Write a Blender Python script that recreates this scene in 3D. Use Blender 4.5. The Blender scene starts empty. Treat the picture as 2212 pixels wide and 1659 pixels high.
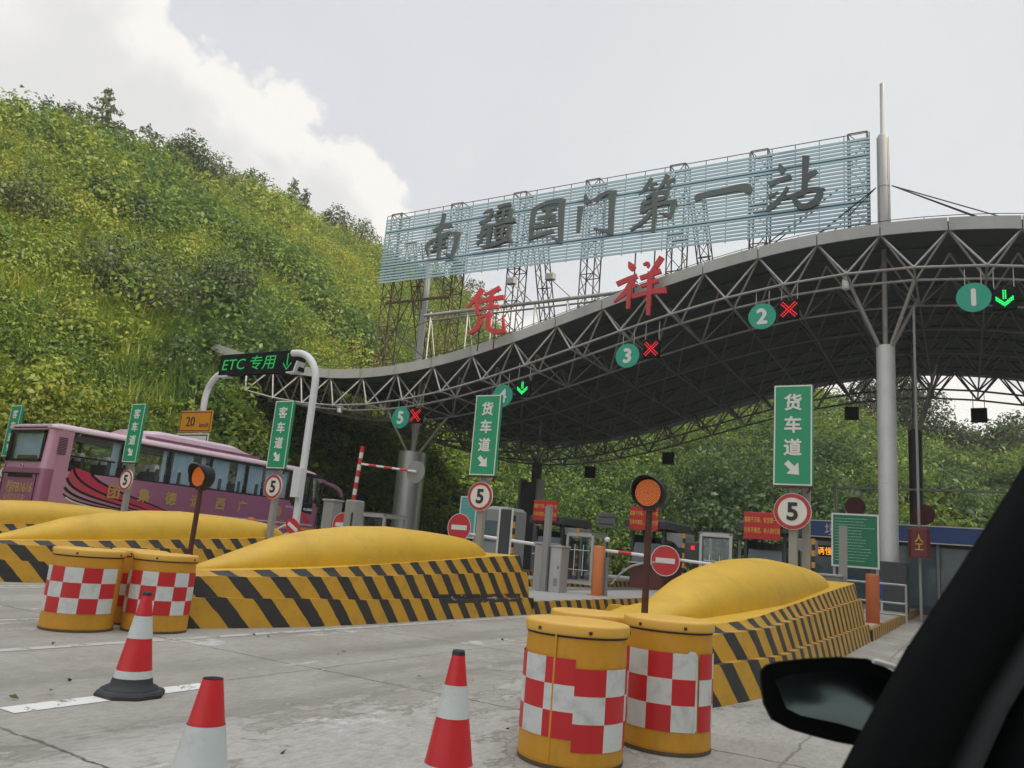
import bpy, bmesh, math, random
import numpy as np
from mathutils import Vector, Matrix
R = math.radians
random.seed(7); rng = np.random.default_rng(11)
scene = bpy.context.scene
col = scene.collection

# ------------------------------------------------------------------ camera
CAM_P = Vector((0, 0, 1.30)); PITCH, ROLL, YAW = R(12.0), R(4.9), R(30.5)
fw = Vector((-math.sin(YAW)*math.cos(PITCH), math.cos(YAW)*math.cos(PITCH), math.sin(PITCH)))
rt0 = Vector((math.cos(YAW), math.sin(YAW), 0)); up0 = rt0.cross(fw)
rt = math.cos(ROLL)*rt0 + math.sin(ROLL)*up0; up = -math.sin(ROLL)*rt0 + math.cos(ROLL)*up0
cd = bpy.data.cameras.new("camera"); cam = bpy.data.objects.new("camera", cd); col.objects.link(cam)
cd.sensor_width = 36; cd.lens = 36*1680/2212; cd.clip_start = 0.05; cd.clip_end = 3000
m = Matrix((rt, up, -fw)).transposed().to_4x4(); m.translation = CAM_P; cam.matrix_world = m
cd.dof.use_dof = True; cd.dof.focus_distance = 14; cd.dof.aperture_fstop = 9
scene.camera = cam
scene.view_settings.view_transform = 'Standard'; scene.view_settings.look = 'None'
scene.view_settings.exposure = 0.40; scene.view_settings.gamma = 1.0

# ------------------------------------------------------------------ sky and sun (soft daylight under thin cloud, low sun from the right, kept off the plaza by an unseen hill added on that side)
SUN_EL, SUN_AZ = R(21), R(101)          # azimuth measured clockwise from +Y (looking at the plaza)
w = bpy.data.worlds.new("World"); scene.world = w; w.use_nodes = True
nt = w.node_tree; N = nt.nodes; L = nt.links; N.clear()
def nd(t, **k):
    n = N.new(t)
    for a, b in k.items(): setattr(n, a, b)
    return n
def wmath(op, a, b=None, c=None, clamp=False):
    n = nd('ShaderNodeMath', operation=op); n.use_clamp = clamp
    for i, x in enumerate((a, b, c)):
        if x is None: continue
        if isinstance(x, (int, float)): n.inputs[i].default_value = x
        else: L.new(x, n.inputs[i])
    return n.outputs[0]
def wmix(f, a, b):
    n = nd('ShaderNodeMix', data_type='RGBA')
    if isinstance(f, (int, float)): n.inputs[0].default_value = f
    else: L.new(f, n.inputs[0])
    for i, x in ((6, a), (7, b)):
        if isinstance(x, tuple): n.inputs[i].default_value = (*x, 1)
        else: L.new(x, n.inputs[i])
    return n.outputs[2]
sky = nd('ShaderNodeTexSky', sky_type='NISHITA', sun_disc=False)
sky.sun_elevation = SUN_EL; sky.sun_rotation = SUN_AZ; sky.air_density = 1.5; sky.dust_density = 3
skyb = nd('ShaderNodeVectorMath', operation='SCALE'); L.new(sky.outputs[0], skyb.inputs[0]); skyb.inputs[3].default_value = 0.10
tc = nd('ShaderNodeTexCoord'); sep = nd('ShaderNodeSeparateXYZ'); L.new(tc.outputs['Generated'], sep.inputs[0])
az = wmath('MULTIPLY', wmath('ARCTAN2', wmath('MULTIPLY', sep.outputs[0], -1), sep.outputs[1]), 57.29578)   # degrees left of +Y
el = wmath('MULTIPLY', wmath('ARCSINE', sep.outputs[2]), 57.29578)
def noise(scale, detail, rough=.6, vec=None, out=0):
    n = nd('ShaderNodeTexNoise'); n.inputs['Scale'].default_value = scale; n.inputs['Detail'].default_value = detail
    n.inputs['Roughness'].default_value = rough; L.new(vec or tc.outputs['Generated'], n.inputs['Vector']); return n.outputs[out]
# top of the big cumulus bank over the hill: elevation as a function of azimuth
fc = nd('ShaderNodeFloatCurve'); cm = fc.mapping.curves[0]
pts = [(-40, 9), (-8, 13), (5, 15), (22, 16), (29, 17.2), (35, 19.6), (38.5, 22.6), (40.5, 25), (44, 28.4), (47.5, 29.7), (51, 30.4), (55, 31.0), (58.5, 33), (63, 37), (75, 46), (110, 50)]
while len(cm.points) < len(pts): cm.points.new(.5, .5)
for p, (a, e) in zip(cm.points, pts): p.location = ((a+40)/150, e/60)
fc.mapping.update()
L.new(wmath('DIVIDE', wmath('ADD', az, 40), 150, clamp=True), fc.inputs[1])
edge = wmath('MULTIPLY', fc.outputs[0], 60)
bil = noise(11, 5, .55); bil2 = noise(34, 6, .6)
edge = wmath('ADD', edge, wmath('ADD', wmath('MULTIPLY', wmath('SUBTRACT', bil, .5), 9.5), wmath('MULTIPLY', wmath('SUBTRACT', bil2, .5), 3.6)))
depth = wmath('SUBTRACT', edge, el)                 # degrees inside the cloud
def maprange(x, a, b, c, d, smooth=True):
    n = nd('ShaderNodeMapRange'); n.interpolation_type = 'SMOOTHSTEP' if smooth else 'LINEAR'
    L.new(x, n.inputs[0])
    for i, q in enumerate((a, b, c, d)): n.inputs[i+1].default_value = q
    return n.outputs[0]
cmask = maprange(depth, -.3, .9, 0, 1)
rim = maprange(depth, .5, 7.5, 1, 0)
shade = noise(5, 5, .55)
body = maprange(wmath('ADD', wmath('MULTIPLY', shade, 1.2), wmath('MULTIPLY', rim, .55)), .55, 1.05, 0, 1)
cloud = wmix(body, (.70, .695, .70), (.89, .865, .825))
veil = wmix(maprange(noise(2.2, 4), .35, .7, 0, 1), (.665, .675, .735), (.735, .765, .785))
warm = maprange(az, 60, 0, 0, 1)
veil = wmix(warm, wmix(.5, veil, (.665, .655, .715)), wmix(.55, veil, (.765, .80, .80)))
veil = wmix(.88, skyb.outputs[0], veil)
full = wmix(cmask, veil, cloud)
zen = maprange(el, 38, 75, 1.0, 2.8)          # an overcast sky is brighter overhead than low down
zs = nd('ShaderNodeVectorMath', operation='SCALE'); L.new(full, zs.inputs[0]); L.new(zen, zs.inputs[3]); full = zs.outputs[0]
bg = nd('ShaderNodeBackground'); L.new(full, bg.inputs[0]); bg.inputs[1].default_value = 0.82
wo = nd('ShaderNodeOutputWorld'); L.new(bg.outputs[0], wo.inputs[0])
sl = bpy.data.lights.new("sun", 'SUN'); sl.energy = 4.5; sl.angle = R(3); sl.color = (1, .89, .70)
so = bpy.data.objects.new("sun", sl); col.objects.link(so)
sd = Vector((math.sin(SUN_AZ)*math.cos(SUN_EL), math.cos(SUN_AZ)*math.cos(SUN_EL), math.sin(SUN_EL)))
so.rotation_euler = sd.to_track_quat('Z', 'Y').to_euler()
scene.cycles.max_bounces = 6; scene.cycles.transparent_max_bounces = 12

# ------------------------------------------------------------------ placing helper: sight lines through image pixels (2212 x 1659 grid) cut with a known plane
def sight(u, v): return fw + (u-1106)/1680*rt - (v-829.5)/1680*up
def on_y(u, v, Y): d = sight(u, v); return CAM_P + d*(Y/d.y)
def on_x(u, v, X): d = sight(u, v); return CAM_P + d*(X/d.x)
def on_z(u, v, z=0): d = sight(u, v); return CAM_P + d*((z-CAM_P.z)/d.z)

# ------------------------------------------------------------------ materials
def mat(name, c, rough=.6, metal=0, var=.12, nscale=3.0, dirt=None, dirt_amt=.0, dirt_scale=1.5, bump=0, bscale=60, emit=None, estr=0, coat=0, stretch=None, spec=None):
    m = bpy.data.materials.new(name); m.use_nodes = True; t = m.node_tree; b = t.nodes['Principled BSDF']
    b.inputs['Roughness'].default_value = rough; b.inputs['Metallic'].default_value = metal
    if coat: b.inputs['Coat Weight'].default_value = coat; b.inputs['Coat Roughness'].default_value = .12
    co = t.nodes.new('ShaderNodeTexCoord'); vec = co.outputs['Object']
    if stretch:
        mp = t.nodes.new('ShaderNodeMapping'); mp.inputs['Scale'].default_value = stretch; t.links.new(vec, mp.inputs[0]); vec = mp.outputs[0]
    out = None
    if var or dirt_amt:
        n = t.nodes.new('ShaderNodeTexNoise'); n.inputs['Scale'].default_value = nscale; n.inputs['Detail'].default_value = 6; n.inputs['Roughness'].default_value = .65
        t.links.new(vec, n.inputs['Vector'])
        mx = t.nodes.new('ShaderNodeMix'); mx.data_type = 'RGBA'
        mx.inputs[6].default_value = (*[max(0, x*(1-var*1.6)) for x in c], 1); mx.inputs[7].default_value = (*[min(1, x*(1+var*1.2)) for x in c], 1)
        t.links.new(n.outputs[0], mx.inputs[0]); out = mx.outputs[2]
        if dirt_amt:
            n2 = t.nodes.new('ShaderNodeTexNoise'); n2.inputs['Scale'].default_value = dirt_scale; n2.inputs['Detail'].default_value = 8; n2.inputs['Roughness'].default_value = .7
            t.links.new(vec, n2.inputs['Vector'])
            r = t.nodes.new('ShaderNodeMapRange'); r.inputs[1].default_value = .5; r.inputs[2].default_value = .78; r.inputs[4].default_value = dirt_amt
            t.links.new(n2.outputs[0], r.inputs[0])
            m2 = t.nodes.new('ShaderNodeMix'); m2.data_type = 'RGBA'; t.links.new(r.outputs[0], m2.inputs[0]); t.links.new(out, m2.inputs[6]); m2.inputs[7].default_value = (*(dirt or (.06, .05, .04)), 1)
            out = m2.outputs[2]
        t.links.new(out, b.inputs['Base Color'])
    else: b.inputs['Base Color'].default_value = (*c, 1)
    if bump:
        n3 = t.nodes.new('ShaderNodeTexNoise'); n3.inputs['Scale'].default_value = bscale; n3.inputs['Detail'].default_value = 4; t.links.new(vec, n3.inputs['Vector'])
        bp = t.nodes.new('ShaderNodeBump'); bp.inputs['Strength'].default_value = bump; bp.inputs['Distance'].default_value = .01
        t.links.new(n3.outputs[0], bp.inputs['Height']); t.links.new(bp.outputs[0], b.inputs['Normal'])
    if spec is not None: b.inputs['Specular IOR Level'].default_value = spec
    if emit: b.inputs['Emission Color'].default_value = (*emit, 1); b.inputs['Emission Strength'].default_value = estr
    return m
M = {}
M['yellow'] = mat('yellow_paint', (.69, .41, .022), .5, var=.10, nscale=2.2, dirt=(.24, .13, .03), dirt_amt=.38, dirt_scale=1.7, bump=.35, bscale=30)
M['barrel'] = mat('barrel_plastic', (.63, .30, .02), .48, var=.14, nscale=3, dirt=(.12, .08, .03), dirt_amt=.6, dirt_scale=3, bump=.25, bscale=14, stretch=(1, 1, .55))
M['lid'] = mat('barrel_lid', (.74, .42, .07), .5, var=.08, dirt=(.25, .15, .05), dirt_amt=.4)
M['red'] = mat('red_sheeting', (.56, .018, .025), .42, var=.08, dirt=(.2, .02, .02), dirt_amt=.3)
M['white'] = mat('white_sheeting', (.64, .66, .66), .45, var=.10, dirt=(.26, .24, .21), dirt_amt=.6, dirt_scale=7, bump=.12, bscale=25)
M['conered'] = mat('cone_red', (.62, .022, .03), .38, var=.10, nscale=6, dirt=(.25, .03, .03), dirt_amt=.35, dirt_scale=9)
M['conewhite'] = mat('cone_reflective', (.60, .64, .64), .42, var=.08, nscale=8, dirt=(.3, .3, .28), dirt_amt=.5, dirt_scale=9)
M['rubber'] = mat('black_rubber', (.028, .03, .034), .75, var=.25, dirt=(.12, .11, .1), dirt_amt=.35)
M['green'] = mat('sign_green', (.010, .30, .145), .4, var=.06, dirt=(.05, .22, .12), dirt_amt=.25)
M['discgreen'] = mat('disc_green', (.015, .34, .23), .45, var=.08)
M['signwhite'] = mat('sign_white', (.72, .72, .70), .5, var=.05)
M['signred'] = mat('sign_red', (.42, .03, .035), .45, var=.08)
M['noentry'] = mat('no_entry_red', (.55, .03, .04), .4, var=.08)
M['black'] = mat('black_paint', (.018, .018, .02), .5, var=.2)
M['galv'] = mat('galvanised_steel', (.42, .42, .42), .5, .35, var=.12, dirt=(.2, .17, .13), dirt_amt=.4, dirt_scale=4)
M['postgrey'] = mat('grey_post', (.30, .30, .29), .6, var=.12, dirt=(.14, .12, .10), dirt_amt=.5, stretch=(3, 3, .6))
M['stainless'] = mat('stainless_steel', (.52, .52, .52), .33, .85, var=.08, stretch=(6, 6, .4))
M['cabinet'] = mat('brushed_cabinet', (.50, .50, .50), .42, .55, var=.08, stretch=(6, 6, .4))
M['alu'] = mat('aluminium_clad', (.66, .66, .665), .45, .15, var=.06, nscale=1.2, dirt=(.38, .36, .33), dirt_amt=.35)
M['truss'] = mat('truss_paint', (.34, .33, .315), .5, .15, var=.1, dirt=(.16, .055, .03), dirt_amt=.75, dirt_scale=1.1)
M['rust'] = mat('rusty_steel', (.080, .036, .022), .75, .1, var=.35, nscale=4, dirt=(.05, .03, .025), dirt_amt=.5)
M['darksteel'] = mat('dark_steel', (.075, .06, .06), .6, .3, var=.25)
M['rustred'] = mat('rust_brown_pole', (.085, .03, .022), .7, var=.3, nscale=6)
M['deck'] = mat('canopy_sheet', (.066, .082, .078), .75, var=.12, nscale=1.0)
M['slat'] = mat('slat_blue', (.30, .44, .52), .5, var=.07, nscale=1.0, dirt=(.2, .28, .3), dirt_amt=.3)
M['slatdark'] = mat('slat_rail', (.07, .17, .23), .5, var=.1)
M['letter'] = mat('dark_letter', (.075, .095, .095), .55, var=.1, nscale=1.5)
M['redletter'] = mat('red_letter', (.50, .035, .045), .5, var=.1, nscale=2)
M['polewhite'] = mat('white_pole', (.74, .75, .78), .4, var=.05, dirt=(.4, .4, .4), dirt_amt=.3)
M['ledblack'] = mat('led_panel', (.010, .012, .013), .7, spec=.12, var=.2)
M['ledgreen'] = mat('led_green', (.01, .05, .02), .5, var=0, emit=(.01, .26, .05), estr=1.0)
M['ledgreen2'] = mat('led_green_arrow', (.01, .05, .02), .5, var=0, emit=(.005, .95, .16), estr=1.0)
M['ledred'] = mat('led_red_cross', (.1, .01, .01), .5, var=0, emit=(1, .012, .025), estr=1.0)
M['ledamber'] = mat('led_amber', (.2, .06, .01), .5, var=0, emit=(1, .38, .02), estr=1.1)
M['lensamber'] = mat('amber_lens', (.12, .03, .008), .35, var=0, emit=(.30, .05, .006), estr=.12)
M['lensdot'] = mat('amber_dot', (.6, .2, .03), .35, var=0, emit=(1, .20, .02), estr=.42)
M['housing'] = mat('lamp_housing', (.022, .026, .028), .6, spec=.25, var=.2)
M['amberplate'] = mat('amber_plate', (.66, .27, .015), .45, var=.06)
M['cyan'] = mat('cyan_board', (.06, .36, .38), .5, var=.08)
M['bookred'] = mat('banner_red', (.50, .018, .02), .55, var=.08)
M['textyellow'] = mat('banner_yellow', (.66, .42, .06), .5, var=.04)
M['orange'] = mat('orange_bollard', (.58, .17, .045), .55, var=.1, dirt=(.2, .08, .04), dirt_amt=.4)
M['orangedark'] = mat('orange_bollard_deep', (.42, .10, .02), .55, var=.1)
M['boothdark'] = mat('booth_dark', (.05, .055, .06), .55, var=.2)
M['boothgrey'] = mat('booth_grey', (.26, .27, .27), .55, var=.1)
M['boothred'] = mat('booth_red_brown', (.14, .04, .03), .6, var=.2)
M['blueband'] = mat('blue_band', (.025, .075, .27), .45, var=.08)
M['glass'] = mat('window_glass', (.10, .14, .16), .08, 0, var=.25, nscale=1.2)
M['bodypink'] = mat('coach_pink', (.54, .29, .42), .3, .15, var=.05, nscale=.7, coat=.5)
M['bodypurple'] = mat('coach_purple', (.315, .115, .21), .3, .1, var=.06, nscale=.7, coat=.5)
M['roofpink'] = mat('coach_roof_pink', (.68, .51, .58), .4, .05, var=.08, nscale=1.4, dirt=(.42, .25, .32), dirt_amt=.4)
M['coachtrim'] = mat('coach_black_trim', (.016, .016, .02), .25, var=.1)
M['curtain'] = mat('blue_curtain', (.50, .66, .90), .8, var=.15, nscale=5)
M['seat'] = mat('coach_seat', (.07, .08, .10), .85, var=.2)
M['headrest'] = mat('white_headrest', (.82, .83, .86), .8, var=.05)
M['magenta'] = mat('swirl_red', (.50, .035, .10), .35, var=.12, nscale=1.5)
M['goldtext'] = mat('gold_text', (.46, .30, .11), .45, var=.06)
M['carblack'] = mat('car_trim_black', (.0035, .004, .0045), .9, spec=.08, var=.15, nscale=9)
M['cargrey'] = mat('car_seal_grey', (.030, .031, .034), .7, spec=.2, var=.1)
M['bark'] = mat('bark', (.10, .075, .055), .9, var=.3)
M['mast'] = mat('mast_grey', (.40, .40, .40), .5, .15, var=.08)
M['boardgreen'] = mat('board_green', (.008, .17, .085), .45, var=.08)
M['grime'] = mat('road_grime', (.11, .085, .05), .85, var=.4, nscale=9)
M['dimred'] = mat('dim_red', (.13, .02, .02), .6, var=.1)
M['boardtext'] = mat('board_text', (.30, .50, .40), .6, var=.05)
M['tyre'] = mat('tyre_rubber', (.02, .02, .022), .8, var=.15)

def glass_clear(name, tint=(.86, .9, .9), refl=.14):
    m = bpy.data.materials.new(name); m.use_nodes = True; t = m.node_tree; t.nodes.clear()
    o = t.nodes.new('ShaderNodeOutputMaterial'); tr = t.nodes.new('ShaderNodeBsdfTransparent'); tr.inputs[0].default_value = (*tint, 1)
    gl = t.nodes.new('ShaderNodeBsdfGlossy'); gl.inputs['Roughness'].default_value = .04; gl.inputs[0].default_value = (.9, .95, 1, 1)
    lw = t.nodes.new('ShaderNodeLayerWeight'); lw.inputs[0].default_value = .25
    ad = t.nodes.new('ShaderNodeMath'); ad.operation = 'MULTIPLY_ADD'; ad.inputs[1].default_value = .45; ad.inputs[2].default_value = refl*.5
    t.links.new(lw.outputs['Fresnel'], ad.inputs[0])
    mx = t.nodes.new('ShaderNodeMixShader'); t.links.new(ad.outputs[0], mx.inputs[0]); t.links.new(tr.outputs[0], mx.inputs[1]); t.links.new(gl.outputs[0], mx.inputs[2])
    t.links.new(mx.outputs[0], o.inputs[0]); return m
M['clear'] = glass_clear('clear_glass', (.93, .95, .95), .06); M['tinted'] = glass_clear('tinted_glass', (.60, .66, .66), .16)

def stripe_mat(scuffed=False):
    m = mat('hazard_stripes', (.60, .325, .025), .55, var=.12, nscale=2.5, dirt=(.14, .09, .03), dirt_amt=.45, dirt_scale=3.5, bump=.3, bscale=40)
    t = m.node_tree; b = t.nodes['Principled BSDF']; src = b.inputs['Base Color'].links[0].from_socket
    def mt(op, a, b_=None, c=None):
        n = t.nodes.new('ShaderNodeMath'); n.operation = op
        for i, x in enumerate((a, b_, c)):
            if x is None: continue
            if isinstance(x, (int, float)): n.inputs[i].default_value = x
            else: t.links.new(x, n.inputs[i])
        return n.outputs[0]
    co = t.nodes.new('ShaderNodeTexCoord'); s = t.nodes.new('ShaderNodeSeparateXYZ'); t.links.new(co.outputs['Object'], s.inputs[0])
    wn = t.nodes.new('ShaderNodeTexNoise'); wn.inputs['Scale'].default_value = 5; t.links.new(co.outputs['Object'], wn.inputs['Vector'])
    ph = mt('ADD', mt('ADD', s.outputs[1], mt('MULTIPLY', s.outputs[2], .72)), mt('MULTIPLY', mt('SUBTRACT', wn.outputs[0], .5), .035))
    ph = mt('ADD', ph, mt('MULTIPLY', mt('ABSOLUTE', s.outputs[0]), -.55))
    fr = mt('FRACT', mt('DIVIDE', ph, .55))
    k = mt('LESS_THAN', fr, .44)
    mx = t.nodes.new('ShaderNodeMix'); mx.data_type = 'RGBA'; t.links.new(k, mx.inputs[0]); t.links.new(src, mx.inputs[6])
    n2 = t.nodes.new('ShaderNodeTexNoise'); n2.inputs['Scale'].default_value = 6; n2.inputs['Detail'].default_value = 6; t.links.new(co.outputs['Object'], n2.inputs['Vector'])
    m3 = t.nodes.new('ShaderNodeMix'); m3.data_type = 'RGBA'; m3.inputs[6].default_value = (.016, .017, .02, 1); m3.inputs[7].default_value = (.045, .042, .04, 1); t.links.new(n2.outputs[0], m3.inputs[0])
    t.links.new(m3.outputs[2], mx.inputs[7])
    # tyre scuffs: black smears and bared pale concrete low on the lane side
    if not scuffed: t.links.new(mx.outputs[2], b.inputs['Base Color']); return m
    g = t.nodes.new('ShaderNodeTexNoise'); g.inputs['Scale'].default_value = 3.4; g.inputs['Detail'].default_value = 9; g.inputs['Roughness'].default_value = .75
    mp = t.nodes.new('ShaderNodeMapping'); mp.inputs['Scale'].default_value = (1, .45, 2.2); t.links.new(co.outputs['Object'], mp.inputs[0]); t.links.new(mp.outputs[0], g.inputs['Vector'])
    band = mt('MULTIPLY', mt('LESS_THAN', mt('ABSOLUTE', mt('SUBTRACT', s.outputs[2], .345)), .075), mt('MULTIPLY', mt('GREATER_THAN', s.outputs[1], 5.4), mt('LESS_THAN', s.outputs[1], 8.4)))
    sc = mt('MULTIPLY', band, mt('GREATER_THAN', g.outputs[0], .40))
    m4 = t.nodes.new('ShaderNodeMix'); m4.data_type = 'RGBA'; t.links.new(sc, m4.inputs[0]); t.links.new(mx.outputs[2], m4.inputs[6]); m4.inputs[7].default_value = (.03, .028, .027, 1)
    sc2 = mt('MULTIPLY', band, mt('GREATER_THAN', g.outputs[0], .585))
    m5 = t.nodes.new('ShaderNodeMix'); m5.data_type = 'RGBA'; t.links.new(sc2, m5.inputs[0]); t.links.new(m4.outputs[2], m5.inputs[6]); m5.inputs[7].default_value = (.45, .43, .40, 1)
    t.links.new(m5.outputs[2], b.inputs['Base Color']); return m
M['stripes'] = stripe_mat(); M['stripes_scuffed'] = stripe_mat(True)

# ------------------------------------------------------------------ mesh builder
class MB:
    def __init__(s): s.v = []; s.f = []; s.sm = []
    def add(s, vs, fs, smooth=False):
        o = len(s.v); s.v += [tuple(x) for x in vs]; s.f += [tuple(o+i for i in f) for f in fs]; s.sm += [smooth]*len(fs); return s
    def box(s, c, d, rz=0, rx=0, ry=0):
        X, Y, Z = d[0]/2, d[1]/2, d[2]/2
        vs = [Vector((x, y, z)) for x in (-X, X) for y in (-Y, Y) for z in (-Z, Z)]
        if rz or rx or ry:
            mm = Matrix.Rotation(rz, 3, 'Z') @ Matrix.Rotation(ry, 3, 'Y') @ Matrix.Rotation(rx, 3, 'X'); vs = [mm @ q for q in vs]
        c = Vector(c); vs = [q+c for q in vs]
        return s.add(vs, [(0, 1, 3, 2), (4, 6, 7, 5), (0, 4, 5, 1), (2, 3, 7, 6), (0, 2, 6, 4), (1, 5, 7, 3)])
    def bbox(s, c, d, bev=.02, rz=0):          # box with chamfered vertical and top edges
        X, Y, Z = d[0]/2, d[1]/2, d[2]/2; b = min(bev, X*.9, Y*.9, Z*.9)
        def ring(x, y, z): return [(-x+b, -y, z), (x-b, -y, z), (x, -y+b, z), (x, y-b, z), (x-b, y, z), (-x+b, y, z), (-x, y-b, z), (-x, -y+b, z)]
        rings = [ring(X-b*.0, Y, -Z), ring(X, Y, Z-b), [(x*(1-b/X), y*(1-b/Y), Z) for x, y, _ in ring(X, Y, 0)]]
        mm = Matrix.Rotation(rz, 3, 'Z'); vs = [mm @ Vector(q)+Vector(c) for r_ in rings for q in r_]
        fs = [tuple(range(7, -1, -1)), tuple(range(16, 24))]
        for k in range(2):
            for i in range(8): j = (i+1) % 8; fs.append((k*8+i, k*8+j, k*8+8+j, k*8+8+i))
        return s.add(vs, fs)
    def tube(s, p, q, r, n=8, r2=None, cap=True):
        p, q = Vector(p), Vector(q); d = q-p
        if d.length < 1e-6: return s
        d.normalize(); a = d.orthogonal().normalized(); b = d.cross(a); r2 = r if r2 is None else r2
        vs = [p+r*(math.cos(t)*a+math.sin(t)*b) for t in [2*math.pi*i/n for i in range(n)]]+[q+r2*(math.cos(t)*a+math.sin(t)*b) for t in [2*math.pi*i/n for i in range(n)]]
        s.add(vs, [(i, (i+1) % n, n+(i+1) % n, n+i) for i in range(n)], True)
        if cap: s.add(vs[:n], [tuple(range(n-1, -1, -1))]); s.add(vs[n:], [tuple(range(n))])
        return s
    def path(s, P, r, n=8):
        P = [Vector(p) for p in P]; rings = []
        for i, p in enumerate(P):
            d = (P[min(i+1, len(P)-1)]-P[max(i-1, 0)]).normalized()
            if i == 0: a = d.orthogonal().normalized()
            else: a = (a-d*a.dot(d)).normalized()
            b = d.cross(a); rr = r[i] if isinstance(r, (list, tuple)) else r
            rings.append([p+rr*(math.cos(2*math.pi*k/n)*a+math.sin(2*math.pi*k/n)*b) for k in range(n)])
        vs = [q for g in rings for q in g]
        fs = [(i*n+k, i*n+(k+1) % n, (i+1)*n+(k+1) % n, (i+1)*n+k) for i in range(len(P)-1) for k in range(n)]
        s.add(vs, fs, True); s.add(rings[0], [tuple(range(n-1, -1, -1))]); s.add(rings[-1], [tuple(range(n))]); return s
    def lathe(s, prof, c=(0, 0, 0), n=32, cap=True, smooth=True):
        c = Vector(c); vs = [c+Vector((r*math.cos(2*math.pi*k/n), r*math.sin(2*math.pi*k/n), z)) for r, z in prof for k in range(n)]
        fs = [(i*n+k, i*n+(k+1) % n, (i+1)*n+(k+1) % n, (i+1)*n+k) for i in range(len(prof)-1) for k in range(n)]
        s.add(vs, fs, smooth)
        if cap:
            if prof[0][0] > 1e-4: s.add(vs[:n], [tuple(range(n-1, -1, -1))])
            if prof[-1][0] > 1e-4: s.add(vs[-n:], [tuple(range(n))])
        return s
    def loft(s, rings, closed=True, cap=True, smooth=True):
        n = len(rings[0]); vs = [q for g in rings for q in g]; m_ = n if closed else n-1
        s.add(vs, [(i*n+k, i*n+(k+1) % n, (i+1)*n+(k+1) % n, (i+1)*n+k) for i in range(len(rings)-1) for k in range(m_)], smooth)
        if cap: s.add(rings[0], [tuple(range(n-1, -1, -1))]); s.add(rings[-1], [tuple(range(n))])
        return s
    def plate(s, pts, ext):                    # polygon pts extruded by vector ext
        pts = [Vector(p) for p in pts]; e = Vector(ext); n = len(pts)
        return s.add(pts+[p+e for p in pts], [tuple(range(n-1, -1, -1)), tuple(range(n, 2*n))]+[(i, (i+1) % n, n+(i+1) % n, n+i) for i in range(n)])
    def disc(s, c, r, ext, n=40, axis='y', ry=None):
        c = Vector(c)
        def q(t):
            a, b = r*math.cos(t), (ry or r)*math.sin(t)
            return {'y': Vector((a, 0, b)), 'x': Vector((0, a, b)), 'z': Vector((a, b, 0))}[axis]
        return s.plate([c+q(2*math.pi*i/n) for i in range(n)], ext)
    def build(s, name, m, parent=None, smooth=None):
        me = bpy.data.meshes.new(name); o0 = Vector((0, 0, 0)); p = parent
        while p is not None: o0 = o0+p.location; p = p.parent
        me.from_pydata([tuple(Vector(q)-o0) for q in s.v], [], s.f)
        if smooth is None: me.polygons.foreach_set('use_smooth', s.sm)
        elif smooth: me.polygons.foreach_set('use_smooth', [True]*len(s.f))
        bm = bmesh.new(); bm.from_mesh(me); bmesh.ops.recalc_face_normals(bm, faces=bm.faces); bm.to_mesh(me); bm.free()
        me.materials.append(m); o = bpy.data.objects.new(name, me); col.objects.link(o)
        if parent is not None: o.parent = parent
        return o
def tag(o, label=None, cat=None, group=None, kind=None):
    if label: o['label'] = label
    if cat: o['category'] = cat
    if group: o['group'] = group
    if kind: o['kind'] = kind
    return o
def thing(name, loc, label, cat, group=None):
    o = bpy.data.objects.new(name, None); o.empty_display_size = .2; o.location = loc; col.objects.link(o); return tag(o, label, cat, group)
def structure(o): o['kind'] = 'structure'; return o
def dup(o, loc=None, rz=None, label=None, parent=None):
    c_ = o.copy(); col.objects.link(c_)
    if parent is not None: c_.parent = parent
    if loc is not None: c_.location = loc
    if rz is not None: c_.rotation_euler = (0, 0, rz)
    if label: c_['label'] = label
    for ch in [x for x in bpy.data.objects if x.parent == o]: dup(ch, parent=c_)
    return c_
FRONT = Matrix(((1, 0, 0), (0, 0, -1), (0, 1, 0)))          # text facing -Y
SIDE = Matrix(((0, 0, 1), (1, 0, 0), (0, 1, 0)))            # text facing +X
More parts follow.
